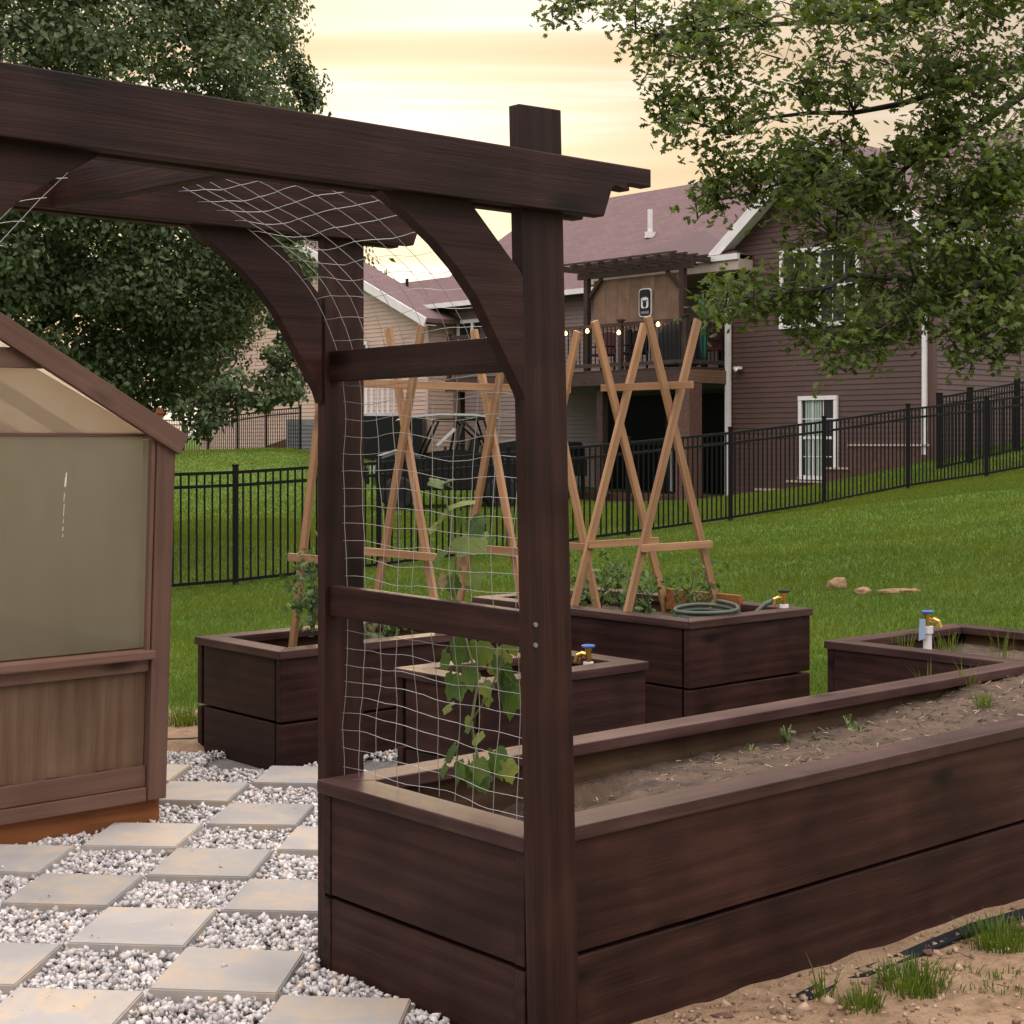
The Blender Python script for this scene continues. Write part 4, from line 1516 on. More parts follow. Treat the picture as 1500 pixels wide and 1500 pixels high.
# ------------------------------------------------------------------ low things by the beds
ed = MB()
n = 26
for i in range(n):
    pass
pa = [gpos(x, y, -.06) for x, y in ((1175, 1470), (1240, 1440), (1310, 1413), (1375, 1385), (1440, 1362), (1520, 1335))]
L = [(p + V((0, 0, .0 + .006 * math.sin(i * 2)))) for i, p in enumerate(pa)]
ed.tube(L, .009, 6)
for i in range(len(L) - 1):
    p, q = L[i], L[i + 1]
    o = V((VX.x, VX.y, 0))
    for w0, w1, zz_ in ((.015, .045, .0), ):
        ed.add([p + o * w0 + ZX * -.004, q + o * w0 - ZX * .004, q + o * w1 + ZX * .006, p + o * w1 + ZX * .006, p + o * w0 - ZX * .012, q + o * w0 - ZX * .012, q + o * w1 - ZX * .004, p + o * w1 - ZX * .004],
               [(0, 1, 2, 3), (7, 6, 5, 4), (0, 4, 5, 1), (1, 5, 6, 2), (2, 6, 7, 3), (3, 7, 4, 0)])
tag(ed.build('edging_strip', M['fabric']), 'black edging strip and fabric showing in the sand along the long bed', 'garden edging')


def clod(name, loc, size, label, cat, mat, group=None, seed=0):
    bm = bmesh.new()
    bmesh.ops.create_icosphere(bm, subdivisions=3, radius=1)
    for v in bm.verts:
        d = 1 + .35 * mnoise.noise(v.co * 1.7 + V((seed, 0, 0))) + .2 * mnoise.noise(v.co * 5 + V((0, seed, 0)))
        v.co = V((v.co.x * size[0] * d, v.co.y * size[1] * d, v.co.z * size[2] * d))
    me = bpy.data.meshes.new(name)
    bm.to_mesh(me)
    bm.free()
    for p in me.polygons:
        p.use_smooth = True
    o = link(me, name, mat, None, Matrix.Translation(loc))
    return tag(o, label, cat, group)


for i, (px, py, sx, sy, sz, lab) in enumerate([(1228, 858, .085, .08, .055, 'tallest brown clay clod lying on the lawn'), (1264, 864, .075, .08, .018, 'low pale clay clod just right of the tallest clod on the lawn'), (1318, 863, .2, .05, .006, 'long thin spill of clay on the lawn right of the clods'),
                                               ]):
    Y = 13.3
    x = (px - 750) / F * Y
    for _ in range(8):
        z = tz(x, Y)
        Y = (CAM_H - z) * F / (py + 6 - HY)
        x = (px - 750) / F * Y
    clod('clay_clod', (x, Y, z + sz * .4 + .01), (sx, sy, sz + .02), lab, 'clay clod', M['clod'], 'clay clods on the lawn', i * 3.1)
g = np.random.default_rng(41)
n = 2600
a = g.uniform(.0, 4.2, n)
b = -.02 - 1.3 * g.random(n) ** 1.3
pp = np.array([G(x, y)[:2] for x, y in zip(a, b)])
zz0 = tz_arr(pp)
for i, (x, y) in enumerate(pp):
    bb = bare(x, y)
    zz0[i] += (mnoise.noise(V((x * 3, y * 3, 4))) * .018 + mnoise.noise(V((x * 8, y * 8, 9))) * .014) * max(0, bb)
sz = g.uniform(.0025, .008, n) * (1 + 1.2 * (g.random(n) > .95))
rot = rot_from(g.normal(size=(n, 3)), g.uniform(0, 6.28, n))
tv = CUB_V * (1 + g.uniform(-.3, .3, (8, 3)))
M['crumb'] = mat_island('soil_crumbs', [(0, (.12, .075, .045)), (.6, (.26, .17, .105)), (1, (.4, .29, .2))], .95)
tag(inst('soil_crumbs', tv, CUB_F, np.column_stack([pp, zz0 + .001]), rot, sz[:, None] * g.uniform(.7, 1.4, (n, 3)), M['crumb']), 'small clay crumbs lying on the sandy soil', 'soil', kind='stuff')
n = 420
a = g.uniform(.2, 4.0, n)
b = -.03 - .9 * g.random(n)
pp = np.array([G(x, y)[:2] for x, y in zip(a, b)])
rot = rot_from(np.column_stack([g.normal(0, .2, n), g.normal(0, .2, n), np.ones(n)]), g.uniform(0, 6.28, n))
tag(inst('straw', sv, [(0, 1, 2, 3)], np.column_stack([pp, tz_arr(pp) + .012]), rot, np.column_stack([g.uniform(.012, .05, n), g.uniform(.04, .06, n), np.full(n, .05)]), M['straw']), 'dry stalks lying on the sandy soil beside the long bed', 'straw', kind='stuff')
for i, (a_, b_) in enumerate([(1.55, -.12), (2.0, -.16), (.62, -.1), (2.6, -.25), (1.2, -.3), (3.0, -.2)]):
    p = G(a_, b_)
    clod('small_stone', (p.x, p.y, tz(p.x, p.y) + .004), (.018 + .006 * (i % 3), .014, .011), 'small reddish brown stone lying in the sand by the long bed', 'stone', M['brick'], 'small stones in the sand', i * 1.7)

# ------------------------------------------------------------------ fences
def fence(name, pts, h, label, sp=.105, gap=.035, post_w=.062, group=None):
    """pts: list of (x,y) post places; panels between"""
    root = thing(name, (pts[0][0], pts[0][1], tz(*pts[0])), label, 'fence', group)
    Z = [tz(*p) for p in pts]
    for (x, y), z in zip(pts, Z):
        m = MB().box((x - post_w / 2, y - post_w / 2, z - .1), (x + post_w / 2, y + post_w / 2, z + h + .05))
        m.box((x - post_w / 2 - .006, y - post_w / 2 - .006, z + h + .05), (x + post_w / 2 + .006, y + post_w / 2 + .006, z + h + .075))
        m.build('post', M['fence'], root, bevel=.003)
    for i in range(len(pts) - 1):
        p, q = V((*pts[i], Z[i])), V((*pts[i + 1], Z[i + 1]))
        m = MB()
        for zz_ in (gap + .02, h - .17, h - .02):
            m.bar(p + ZX * zz_, q + ZX * zz_, .036, .028)
        d = q - p
        k = max(2, int(round(V((d.x, d.y)).length / sp)))
        x = V((d.x, d.y, 0)).normalized()
        y = ZX.cross(x)
        for j in range(1, k):
            c = p + d * (j / k)
            c.z = max(p.z + d.z * j / k, 0 * tz(c.x, c.y) + p.z + d.z * j / k)
            m.box((-.0085, -.0085, gap + .004), (.0085, .0085, h - .004), frame(c, x, y, ZX))
        m.build('picket_panel', M['fence'], root)
    return root


def fpt(px):
    k = (px - 750) / F
    t = (k * 18.3 + 3.2) / (.785 - k * .62)
    return (-3.2 + .785 * t, 18.3 + .62 * t)


fp = [fpt(x) for x in (-140, 105, 345, 555, 745, 920, 1070, 1207, 1330, 1445, 1545, 1640)]
fence('metal_fence', fp, 1.33, 'black metal picket fence crossing the lawn behind the beds', .1)
r0, r1 = at(1376, 675, 29.5), at(1421, 665, 31.5)
fence('metal_fence', [(r0.x, r0.y), (at(1421, 0, 30.0).x, 30.0), (at(1490, 0, 31.2).x, 31.2), (at(1560, 0, 32.4).x, 32.4)], 1.38, 'short black picket fence run beside the brown house corner', .1, post_w=.1)
fence('metal_fence', [(at(x, 0, Y).x, Y) for x, Y in ((225, 52.5), (268, 50.6), (305, 49), (348, 47.4), (390, 46), (440, 44.4))], 1.25, 'distant black picket fence in front of the beige house', .13)

# ------------------------------------------------------------------ houses
def siding(name, P0, dirx, nrm, L, z0, ztop, mat, parent, exposure=.115, proud=.016, gable=None, lo=None):
    """lap siding rows as geometry; gable = (centre s, slope, eave z): rows clipped under the rake"""
    v, f = [], []
    z = z0
    while z < ztop - 1e-3:
        z1 = min(z + exposure, ztop)

        def ext(zq):
            if gable and zq > gable[2]:
                hw_ = max(0.0, L / 2 - (zq - gable[2]) / gable[1])
                return gable[0] - hw_, gable[0] + hw_
            return 0.0, L
        (a0, a1), (c0, c1) = ext(z), ext(z1)
        k = len(v)
        for s_, zq, o in ((a0, z, proud), (a1, z, proud), (c1, z1, 0), (c0, z1, 0), (a0, z, 0), (a1, z, 0)):
            p = P0 + dirx * s_ + nrm * o
            v.append((p.x, p.y, zq))
        f += [(k, k + 1, k + 2, k + 3), (k + 4, k + 5, k + 1, k)]
        z = z1
    return raw(name, v, f, mat, parent)


def roof_slab(name, pts, parent, mat=None, th=.12):
    """four corners (eave0, eave1, ridge1, ridge0); UV in metres"""
    p = [V(q) for q in pts]
    n = (p[1] - p[0]).cross(p[3] - p[0]).normalized()
    if n.z < 0:
        n = -n
    v = [tuple(q) for q in p] + [tuple(q - ZX * th) for q in p]
    me = bpy.data.meshes.new(name)
    me.from_pydata(v, [], [(0, 1, 2, 3), (7, 6, 5, 4), (0, 4, 5, 1), (1, 5, 6, 2), (2, 6, 7, 3), (3, 7, 4, 0)])
    uv = me.uv_layers.new(name='UVMap')
    x = (p[1] - p[0]).normalized()
    y = n.cross(x)
    for lp in me.loops:
        q = V(v[lp.vertex_index]) - p[0]
        uv.data[lp.index].uv = (q.dot(x), q.dot(y))
    return link(me, name, mat or M['shingle'], parent)


HX = V((-VX.x, -VX.y, 0))                       # along the wing's gable wall, to the right and nearer
HN = -UX                                        # its outward normal, towards the garden
HL = V((4.98, 36.0, 0))
bh = thing('house', HL, 'two storey brown sided house with maroon roof and upper deck', 'house')
GW, EAVE, SLOPE = 5.39, 5.95, .78
siding('gable_wall', HL, HX, HN, GW, -.25, EAVE + GW / 2 * SLOPE, M['siding'], bh, gable=(GW / 2, SLOPE, EAVE))
HR = HL + HX * GW
siding('side_wall', HR, UX, HX, 9.0, .4, EAVE - .05, M['siding_mid'], bh)
for p, nm in ((HR, 'corner_board'), (HL, 'corner_board')):
    MB().box((-.07, -.07, -.2), (.07, .07, EAVE), frame(p + HN * -.02, HX, UX, ZX)).build(nm, M['corner'], bh)
# left return of the wing
siding('return_wall', HL - HX * .0, UX, -HX, 2.0, -.2, EAVE, M['siding'], bh)
# wing roof
apex = EAVE + GW / 2 * SLOPE
for sg in (-1, 1):
    oh, fr_ = .42, .35
    e_s = GW / 2 + oh
    c0 = HL + HX * (GW / 2)

    def WP(d, back, lift=.06):
        p = c0 + HX * (sg * d) + UX * back
        return V((p.x, p.y, apex - d * SLOPE + lift))
    roof_slab('wing_roof', [WP(e_s, -fr_), WP(e_s, 9.5), WP(0, 9.5), WP(0, -fr_)], bh)
    board('rake_fascia', WP(0, -fr_ - .02, -.06), WP(e_s + .02, -fr_ - .02, -.06), .24, .04, M['white'], bh, up=ZX)
    board('soffit', WP(0.05, -fr_ / 2, -.13), WP(e_s, -fr_ / 2, -.13), .02, fr_, M['white'], bh, up=ZX)
    board('gutter', WP(e_s + .04, -fr_, .0), WP(e_s + .04, 9.3, .0), .13, .11, M['white'], bh)
# white downspouts
ds = HR + HN * .06 - HX * .12
board('downspout', V((ds.x, ds.y, 1.25)), V((ds.x, ds.y, 5.75)), .1, .09, M['white'], bh, up=HX)
ds = HL + HN * .10 + HX * .05
board('downspout', V((ds.x, ds.y, .1)), V((ds.x, ds.y, 5.45)), .12, .09, M['white'], bh, up=HX)
# brick footing steps with pale stone tops
for s0, s1, zt_ in ((.05, .85, .2), (.85, 1.75, .42), (1.75, 2.75, .62), (2.75, 3.4, .92), (3.4, GW, 1.42)):
    fr_ = frame(HL, HX, HN, ZX)
    MB().box((s0, .0, -.6), (s1 - .003, .10, zt_), fr_).build('brick_footing', M['brick'], bh)
    MB().box((s0, .0, zt_ + .002), (s1 - .003, .13, zt_ + .045), fr_).build('footing_cap', M['cap_stone'], bh)


def window(parent, P0, dx_, nrm, s0, s1, z0, z1, n_panes=1, grid=(3, 2), curtain=None, fw=.09, frame_mat='white'):
    fr_ = frame(P0, dx_, nrm, ZX)
    d0, d1 = .0, .07
    m = MB()
    m.box((s0 - fw, d0, z1), (s1 + fw, d1 + .01, z1 + fw), fr_).box((s0 - fw, d0, z0 - fw), (s1 + fw, d1 + .02, z0), fr_)
    m.box((s0 - fw, d0, z0 + .001), (s0, d1, z1 - .001), fr_).box((s1, d0, z0 + .001), (s1 + fw, d1, z1 - .001), fr_)
    w_ = (s1 - s0) / n_panes
    for k in range(1, n_panes):
        m.box((s0 + k * w_ - .06, d0, z0 + .001), (s0 + k * w_ + .06, d1 - .003, z1 - .001), fr_)
    wd = m.build('window' if frame_mat != 'black' else 'sliding_door', M[frame_mat], parent)
    p = MB().box((s0 + .002, .012, z0 + .002), (s1 - .002, .03, z1 - .002), fr_)
    p.build('pane', M['glass'] if frame_mat != 'black' else M['shade_glass'], wd)
    g_ = MB()
    for k in range(n_panes):
        a, b = s0 + k * w_ + .06 * (k > 0), s0 + (k + 1) * w_ - .06 * (k < n_panes - 1)
        g_.box((a + .001, .032, (z0 + z1) / 2 - .03), (b - .001, .05, (z0 + z1) / 2 + .03), fr_)
        for i in range(1, grid[0]):
            x = a + (b - a) * i / grid[0]
            g_.box((x - .009, .031, z0 + .003), (x + .009, .04, z1 - .003), fr_)
        for i in range(1, 2 * grid[1]):
            if i == grid[1]:
                continue
            zz_ = z0 + (z1 - z0) * i / (2 * grid[1])
            g_.box((a + .001, .0315, zz_ - .009), (b - .001, .0405, zz_ + .009), fr_)
    g_.build('sash_bars', M[frame_mat], wd)
    if curtain:
        c = MB()
        kk = 7
        for i in range(kk):
            x = s0 + (s1 - s0) * (curtain[0] + (curtain[1] - curtain[0]) * i / kk)
            c.box((x, .0302, z0 + .01), (x + (s1 - s0) * (curtain[1] - curtain[0]) / kk * .8, .0308, z1 - .01), fr_)
        c.build('curtain', M['curtain'], wd)
    return wd


window(bh, HL, HX, HN, 1.6, 3.55, 4.1, 5.65, 2, (3, 1))
window(bh, HL, HX, HN, 2.12, 2.98, .78, 2.42, 1, (3, 2), (.1, .62))
# small white camera lamp on the wall
q = HL + HX * .35 + HN * .06
MB().box((-.09, 0, 0), (.09, .1, .06), frame(V((q.x, q.y, 3.16)), HX, HN, ZX)).tube([V((q.x, q.y, 3.16)) + HN * .08, V((q.x, q.y, 3.12)) + HN * .14], .03, 8).build('wall_lamp', M['white'], bh)
# main body, set back from the wing
SET = 2.0
ML = HL + UX * SET
MLEN = 14.0
MX = -HX                                        # to the left, farther away
siding('main_wall', ML, MX, HN, 13.9, -.2, 5.68, M['siding_grey'], bh)
ridge_d, eo = 5.0, .45


def MP(s_, d, lift=0.0):
    p = ML + MX * s_ + UX * d
    z = 5.62 + (d + eo) * .64 + lift
    return V((p.x, p.y, z))


roof_slab('main_roof', [MP(-6, -eo), MP(14.0, -eo), MP(14.0, ridge_d), MP(-6, ridge_d)], bh)
roof_slab('main_roof', [MP(-6, ridge_d), MP(14.0, ridge_d), MP(14.0, ridge_d) + UX * 5.4 - ZX * 3.5, MP(-6, ridge_d) + UX * 5.4 - ZX * 3.5], bh)
# the lower roof that carries on to the left
roof_slab('lower_roof', [MP(14.0, -eo, -.02), MP(19.5, -eo, -.02), MP(19.5, 1.15, -.02), MP(14.0, 1.15, -.02)], bh)
board('gutter', MP(-.5, -eo - .06, -.05), MP(14.1, -eo - .06, -.05), .14, .11, M['white'], bh)
board('frieze_board', ML + MX * .1 + HN * .03 + ZX * 5.45, ML + MX * 13.8 + HN * .03 + ZX * 5.45, .2, .04, M['corner'], bh)
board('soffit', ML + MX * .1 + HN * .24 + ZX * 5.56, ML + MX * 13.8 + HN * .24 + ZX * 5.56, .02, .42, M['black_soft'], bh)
vp = MP(6.3, 2.0)
MB().cyl(vp - ZX * .2, vp + ZX * .75, .07, 10).cyl(vp - ZX * .05, vp + ZX * .12, .15, 10).build('vent_pipe', M['pvc'], bh)
vp = MP(15.6, .7)
MB().cyl(vp - ZX * .2, vp + ZX * .3, .05, 10).build('vent_pipe', M['black_soft'], bh)
window(bh, ML, MX, HN, 10.9, 12.1, 4.0, 5.0, 2, (1, 1), None, .1)
# sliding door below the deck, widened and blackened to paint in the shade there
window(bh, ML, MX, HN, -.6, 5.9, .22, 2.72, 3, (1, 1), None, .08, 'black')
q = ML + MX * 3.55 + HN * .1
board('door_jamb', q + ZX * .25, q + ZX * 2.3, .07, .05, M['white'], bh, up=HX)
# porch roof: low hip over the deck corner
pc = ML + MX * 2.2 + HN * 1.0
ph = [V((pc.x, pc.y, 0)) + MX * s_ + HN * n_ + ZX * 5.72 for s_, n_ in ((-2.9, -1.2), (2.1, -1.2), (2.1, 1.5), (-2.9, 1.5))]
ap = V((pc.x, pc.y, 6.75)) - HN * .6
raw('porch_roof', ph + [ap], [(0, 1, 4), (1, 2, 4), (2, 3, 4), (3, 0, 4), (3, 2, 1, 0)], M['shingle'], bh)
for i, (a_, b_) in enumerate(((1, 2), (2, 3))):
    board('gutter', ph[a_] - ZX * .05, ph[b_] - ZX * .05, .13, .1, M['white'], bh)
MB().add([p - ZX * .10 for p in ph] + [p - ZX * .34 for p in ph], [(0, 1, 2, 3), (7, 6, 5, 4), (0, 4, 5, 1), (1, 5, 6, 2), (2, 6, 7, 3), (3, 7, 4, 0)]).build('porch_fascia', M['tan_trim'], bh)

# beige house further left
BX = MX
B0 = V((-2.46, 46.0, 0))
be = thing('house', B0, 'beige sided house with white rake boards behind the far fence', 'house')
BW, BE, BS = 13.0, 5.2, .43
siding('gable_wall', B0, BX, HN, BW, .1, BE + BW / 2 * BS, M['siding_beige'], be, .125, gable=(BW / 2, BS, BE))
siding('side_wall', B0 + UX * .02, UX, HX, 1.5, .0, BE, M['siding_beige'], be, .125)
for sg in (-1, 1):
    c0 = B0 + BX * (BW / 2)

    def BP(d, back, lift=.07):
        p = c0 + BX * (sg * d) + UX * back
        return V((p.x, p.y, BE + BW / 2 * BS - d * BS + lift))
    e_s = BW / 2 + .4
    roof_slab('roof', [BP(e_s, -.4), BP(e_s, 1.1), BP(0, 1.1), BP(0, -.4)], be)
    board('rake_fascia', BP(0, -.42, -.05), BP(e_s, -.42, -.05), .26, .04, M['white'], be, up=ZX)
    board('soffit', BP(0, -.2, -.14), BP(e_s, -.2, -.14), .02, .4, M['tan_trim'], be, up=ZX)
board('corner_board', B0 + HN * .03 + ZX * .2, B0 + HN * .03 + ZX * BE, .12, .05, M['tan_trim'], be, up=HX)
window(be, B0, BX, HN, 3.0, 4.6, 3.6, 4.5, 1, (2, 1))
# white porch railing at its foot
pr = MB()
q0, q1 = at(536, 600, 44.5), at(576, 600, 45.5)
for z_ in (0, 1.0):
    pr.bar(V((q0.x, q0.y, 2.3 + z_)), V((q1.x + .2, q1.y, 2.3 + z_)), .09, .06)
for k in range(6):
    p = q0.lerp(q1, k / 5)
    pr.bar(V((p.x, p.y, 2.3)), V((p.x, p.y, 3.3)), .07, .07, up=(0, 1, 0))
prl = pr.build('porch_railing', M['white'], be)
pb = MB()
pb.box((-.3, 0, 0), (1.6, 2.0, 2.25), frame(V((q0.x, q0.y, .0)), V((1, 0, 0)), V((0, 1, 0)), ZX))
pb.build('porch_base', M['black'], be)
ac = at(443, 648, 45.0)
m = MB().box((ac.x - .45, ac.y, tz(ac.x, ac.y) - .1), (ac.x + .45, ac.y + .8, tz(ac.x, ac.y) + .95))
for k in range(7):
    zz_ = tz(ac.x, ac.y) + .1 + .11 * k
    m.box((ac.x - .42, ac.y - .012, zz_), (ac.x + .42, ac.y - .002, zz_ + .05))
tag(m.build('air_conditioner', M['grey'], bevel=.01), 'grey boxy air conditioner beside the beige house wall', 'air conditioner')
sl = [at(392, 662, 47.5), at(455, 640, 45.5)]
tag(MB().bar(sl[0], sl[1], .35, .12).build('retaining_board', M['deck_tan']), 'sloping orange brown timber edge below the air conditioner', 'timber edge')

# ------------------------------------------------------------------ deck
DP = 1.46
D0 = HL - UX * DP                               # near right corner of the deck
DL, DZ = 8.5, 3.2
dk = thing('wooden_deck', D0 + ZX * .1, 'raised dark wooden deck with railings on the brown house', 'deck')
frd = frame(D0, MX, UX, ZX)                     # x left along the front, y into the house
DD = DP + SET - .05
MB().box((0, .0, DZ - .05), (DL, DD, DZ), frd).build('deck_floor', M['deck_wood'], dk)
board('rim_board', D0 + ZX * (DZ - .21) + HN * .02, D0 + MX * DL + ZX * (DZ - .21) + HN * .02, .3, .04, M['deck_wood'], dk)
board('side_rim_board', D0 + ZX * (DZ - .21) + HX * .02 + UX * .04, D0 + UX * (DP + .4) + ZX * (DZ - .21) + HX * .02, .3, .04, M['deck_tan'], dk)
posts_x = [.06, 2.1, 4.2, 6.3, 8.44]
for x in posts_x:
    p = D0 + MX * x + UX * .06
    board('rail_post', p + ZX * (DZ + .002), p + ZX * (DZ + 1.13), .1, .1, M['deck_wood'], dk, up=HX)
    MB().box((x - .08, -.02, DZ + 1.132), (x + .08, .14, DZ + 1.17), frd).build('post_cap', M['deck_wood'], dk)
for i in range(len(posts_x) - 1):
    x0, x1 = posts_x[i] + .052, posts_x[i + 1] - .052
    a_, b_ = D0 + MX * x0 + UX * .06, D0 + MX * x1 + UX * .06
    board('top_rail', a_ + ZX * (DZ + 1.05), b_ + ZX * (DZ + 1.05), .09, .05, M['deck_wood'], dk)
    board('bottom_rail', a_ + ZX * (DZ + .12), b_ + ZX * (DZ + .12), .09, .05, M['deck_wood'], dk)
    m = MB()
    k = int((x1 - x0) / .125)
    for j in range(1, k):
        p = a_.lerp(b_, j / k)
        m.bar(p + ZX * (DZ + .166), p + ZX * (DZ + 1.004), .02, .02, up=HX)
    m.build('baluster_panel', M['black_soft'], dk)
a_, b_ = D0 + MX * .06 + UX * .112, D0 + MX * .06 + UX * (DP + .2)
board('top_rail', a_ + ZX * (DZ + 1.05), b_ + ZX * (DZ + 1.05), .09, .05, M['deck_wood'], dk)
board('bottom_rail', a_ + ZX * (DZ + .12), b_ + ZX * (DZ + .12), .09, .05, M['deck_wood'], dk)
m = MB()
for j in range(1, 12):
    p = a_.lerp(b_, j / 12)
    m.bar(p + ZX * (DZ + .166), p + ZX * (DZ + 1.004), .02, .02, up=HX)
m.build('baluster_panel', M['black_soft'], dk)
for x, mt, w_ in ((.15, 'brick', .42), (2.9, 'deck_wood', .2), (5.4, 'deck_wood', .16), (8.2, 'deck_wood', .16)):
    p = D0 + MX * x + UX * .25
    z0 = tz(p.x, p.y) - .1
    board('support_post', p + ZX * z0, p + ZX * (DZ - .37), w_, w_, M[mt], dk, up=HX)
mb = MB().box((-.2, -.5, -.12), (8.2, .5, .08), frame(D0 + UX * .9 + ZX * .2, MX, UX, ZX))
tag(mb.build('mulch_strip', M['mulch']), kind='structure')

# pergola standing on the deck
pg = thing('pergola', D0 + MX * 1.6 + UX * .8 + ZX * DZ, 'small dark pergola on the deck with tan screen below its slats', 'pergola')
PZ = 5.42
for x, y in ((.35, .28), (3.45, .28), (.35, 1.7), (3.45, 1.7)):
    p = D0 + MX * x + UX * y
    board('post', p + ZX * (DZ + .003), p + ZX * PZ, .13, .13, M['deck_wood'], pg, up=HX)
for y in (.28, 1.7):
    a_, b_ = D0 + MX * .05 + UX * y, D0 + MX * 3.75 + UX * y
    board('beam', a_ + ZX * (PZ + .075), b_ + ZX * (PZ + .075), .145, .1, M['deck_wood'], pg)
for k in range(9):
    x = .1 + 3.6 * k / 8
    a_, b_ = D0 + MX * x - UX * .45, D0 + MX * x + UX * 2.1
    board('rafter', a_ + ZX * (PZ + .225), b_ + ZX * (PZ + .225), .14, .05, M['deck_wood'], pg)
for k in range(7):
    y = -.3 + 2.1 * k / 6
    a_, b_ = D0 + MX * .02 + UX * y, D0 + MX * 3.8 + UX * y
    board('slat', a_ + ZX * (PZ + .32), b_ + ZX * (PZ + .32), .04, .06, M['deck_wood'], pg)
for x, dx_ in ((.35, 1), (3.45, -1)):
    p = D0 + MX * x + UX * .28 + ZX * (PZ - .5)
    board('corner_brace', p, p + MX * (.5 * dx_) + ZX * .5, .09, .05, M['deck_wood'], pg, up=ZX)
for k in range(7):
    x0 = .5 + 2.8 * k / 7
    a_ = D0 + MX * (x0 + .2) + UX * .36
    board('screen_board', a_ + ZX * (DZ + .95), a_ + ZX * (PZ - .05), .395, .02, M['screen'], pg, up=HX)

# black plaque with a white bearded-face emblem
pl_c = D0 + MX * 1.55 + UX * .33 + ZX * 4.74
fr_ = frame(pl_c, HX, HN, ZX)


def ell(rx, rz, cx=0, cz=0, n=22, top=None):
    return [(cx + rx * math.cos(t), cz + rz * math.sin(t)) for t in np.linspace(0, 2 * math.pi, n, endpoint=False)]


sg_ = thing('wall_plaque', pl_c, 'black plaque with a white face emblem hanging on the tan screen', 'plaque')


def rrect(hw_, hh, r):
    pts = []
    for cx, cz, a0 in ((hw_ - r, hh - r, 0), (-hw_ + r, hh - r, 90), (-hw_ + r, -hh + r, 180), (hw_ - r, -hh + r, 270)):
        for k in range(5):
            t = R(a0 + 22.5 * k)
            pts.append((cx + r * math.cos(t), cz + r * math.sin(t)))
    return pts


MB().prism(rrect(.20, .33, .09), .0, .03).build('rim', M['white'], sg_, fr_)
MB().prism(rrect(.175, .305, .08), .031, .04).build('board', M['black'], sg_, fr_)
MB().prism(rrect(.115, .13, .05), .041, .046).build('emblem', M['white'], sg_, fr_)
MB().prism([(-.13, .10), (-.12, .19), (-.05, .235), (.06, .235), (.14, .18), (.15, .06), (.125, .02), (.115, .10), (.03, .135), (-.06, .12)], .047, .05).prism(ell(.06, .085, 0, -.035), .0471, .0501).prism([(-.085, .055), (-.02, .055), (-.02, .03), (-.085, .03)], .0472, .0502).prism([(.02, .055), (.085, .055), (.085, .03), (.02, .03)], .0473, .0503).build('emblem_face', M['black'], sg_, fr_)
MB().box((-.13, .041, -.26), (.13, .046, -.2), fr_).build('emblem_bar', M['grey'], sg_)

# string lights along the rail
sl = thing('string_lights', D0 + MX * 2 + ZX * (DZ + 1), 'string of warm glowing bulbs hung along the deck railing', 'string lights')
bulbs = [(3.85, .93), (3.5, .93), (3.1, .95), (2.05, .86), (1.2, .92), (.8, .98), (4.6, .93), (5.4, .92)]
wire = MB()
wp = sorted(bulbs)
wire.tube([D0 + MX * x + HN * .06 + ZX * (DZ + h + .06) for x, h in wp], .008, 5)
wire.build('cable', M['black_soft'], sl)
for x, h in bulbs:
    c = D0 + MX * x + HN * .06 + ZX * (DZ + h)
    bm = bmesh.new()
    bmesh.ops.create_icosphere(bm, subdivisions=2, radius=.045)
    for v in bm.verts:
        v.co.z *= 1.25
        if v.co.z > .02:
            v.co.x *= .75
            v.co.y *= .75
    me = bpy.data.meshes.new('bulb')
    bm.to_mesh(me)
    bm.free()
    link(me, 'bulb', M['bulb'], sl, Matrix.Translation(c))

# deck furniture: covered grill, chairs; grill under the deck
cg = thing('covered_grill', D0 + MX * .75 + UX * .55 + ZX * DZ, 'grill under a black cover standing at the deck railing', 'grill')
prof_ = [(.0, 1.08), (.2, 1.06), (.34, .96), (.42, .78), (.44, .5), (.46, .05)]
v, f = [], []
nseg = 18
for r_, z_ in prof_:
    for k in range(nseg):
        t = 2 * math.pi * k / nseg
        rr = r_ * (1 + .05 * math.sin(5 * t) * (1.1 - z_))
        v.append(tuple(D0 + MX * (.75 + rr * 1.2 * math.cos(t)) + UX * (.55 + rr * .8 * math.sin(t)) + ZX * (DZ + z_)))
for i in range(len(prof_) - 1):
    for k in range(nseg):
        f.append((i * nseg + k, i * nseg + (k + 1) % nseg, (i + 1) * nseg + (k + 1) % nseg, (i + 1) * nseg + k))
raw('cover', v, f, M['black_soft'], cg, smooth=True)
m = MB()
for sx in (-.35, .35):
    for sy in (-.2, .2):
        p = D0 + MX * (.75 + sx) + UX * (.55 + sy)
        m.cyl(p + ZX * (DZ + .002), p + ZX * (DZ + .12), .03, 8)
m.build('feet', M['black'], cg)


def chair(x, y, mat, label):
    c = thing('patio_chair', D0 + MX * x + UX * y + ZX * DZ, label, 'chair', 'chairs on the deck')
    fr_ = frame(D0 + MX * x + UX * y + ZX * DZ, MX, UX, ZX)
    MB().box((-.26, -.25, .40), (.26, .25, .46), fr_).build('seat', M[mat], c, bevel=.015)
    MB().prism([(-.26, .47), (.26, .47), (.24, .95), (.12, 1.0), (-.12, 1.0), (-.24, .95)], .2, .25, fr_).build('backrest', M[mat], c)
    for sx in (-.23, .23):
        for sy in (-.22, .22):
            MB().box((sx - .02, sy - .02, .002), (sx + .02, sy + .02, .4), fr_).build('leg', M['black'], c)
        MB().box((sx - .025, -.24, .62), (sx + .025, .22, .65), fr_).build('armrest', M['black'], c)


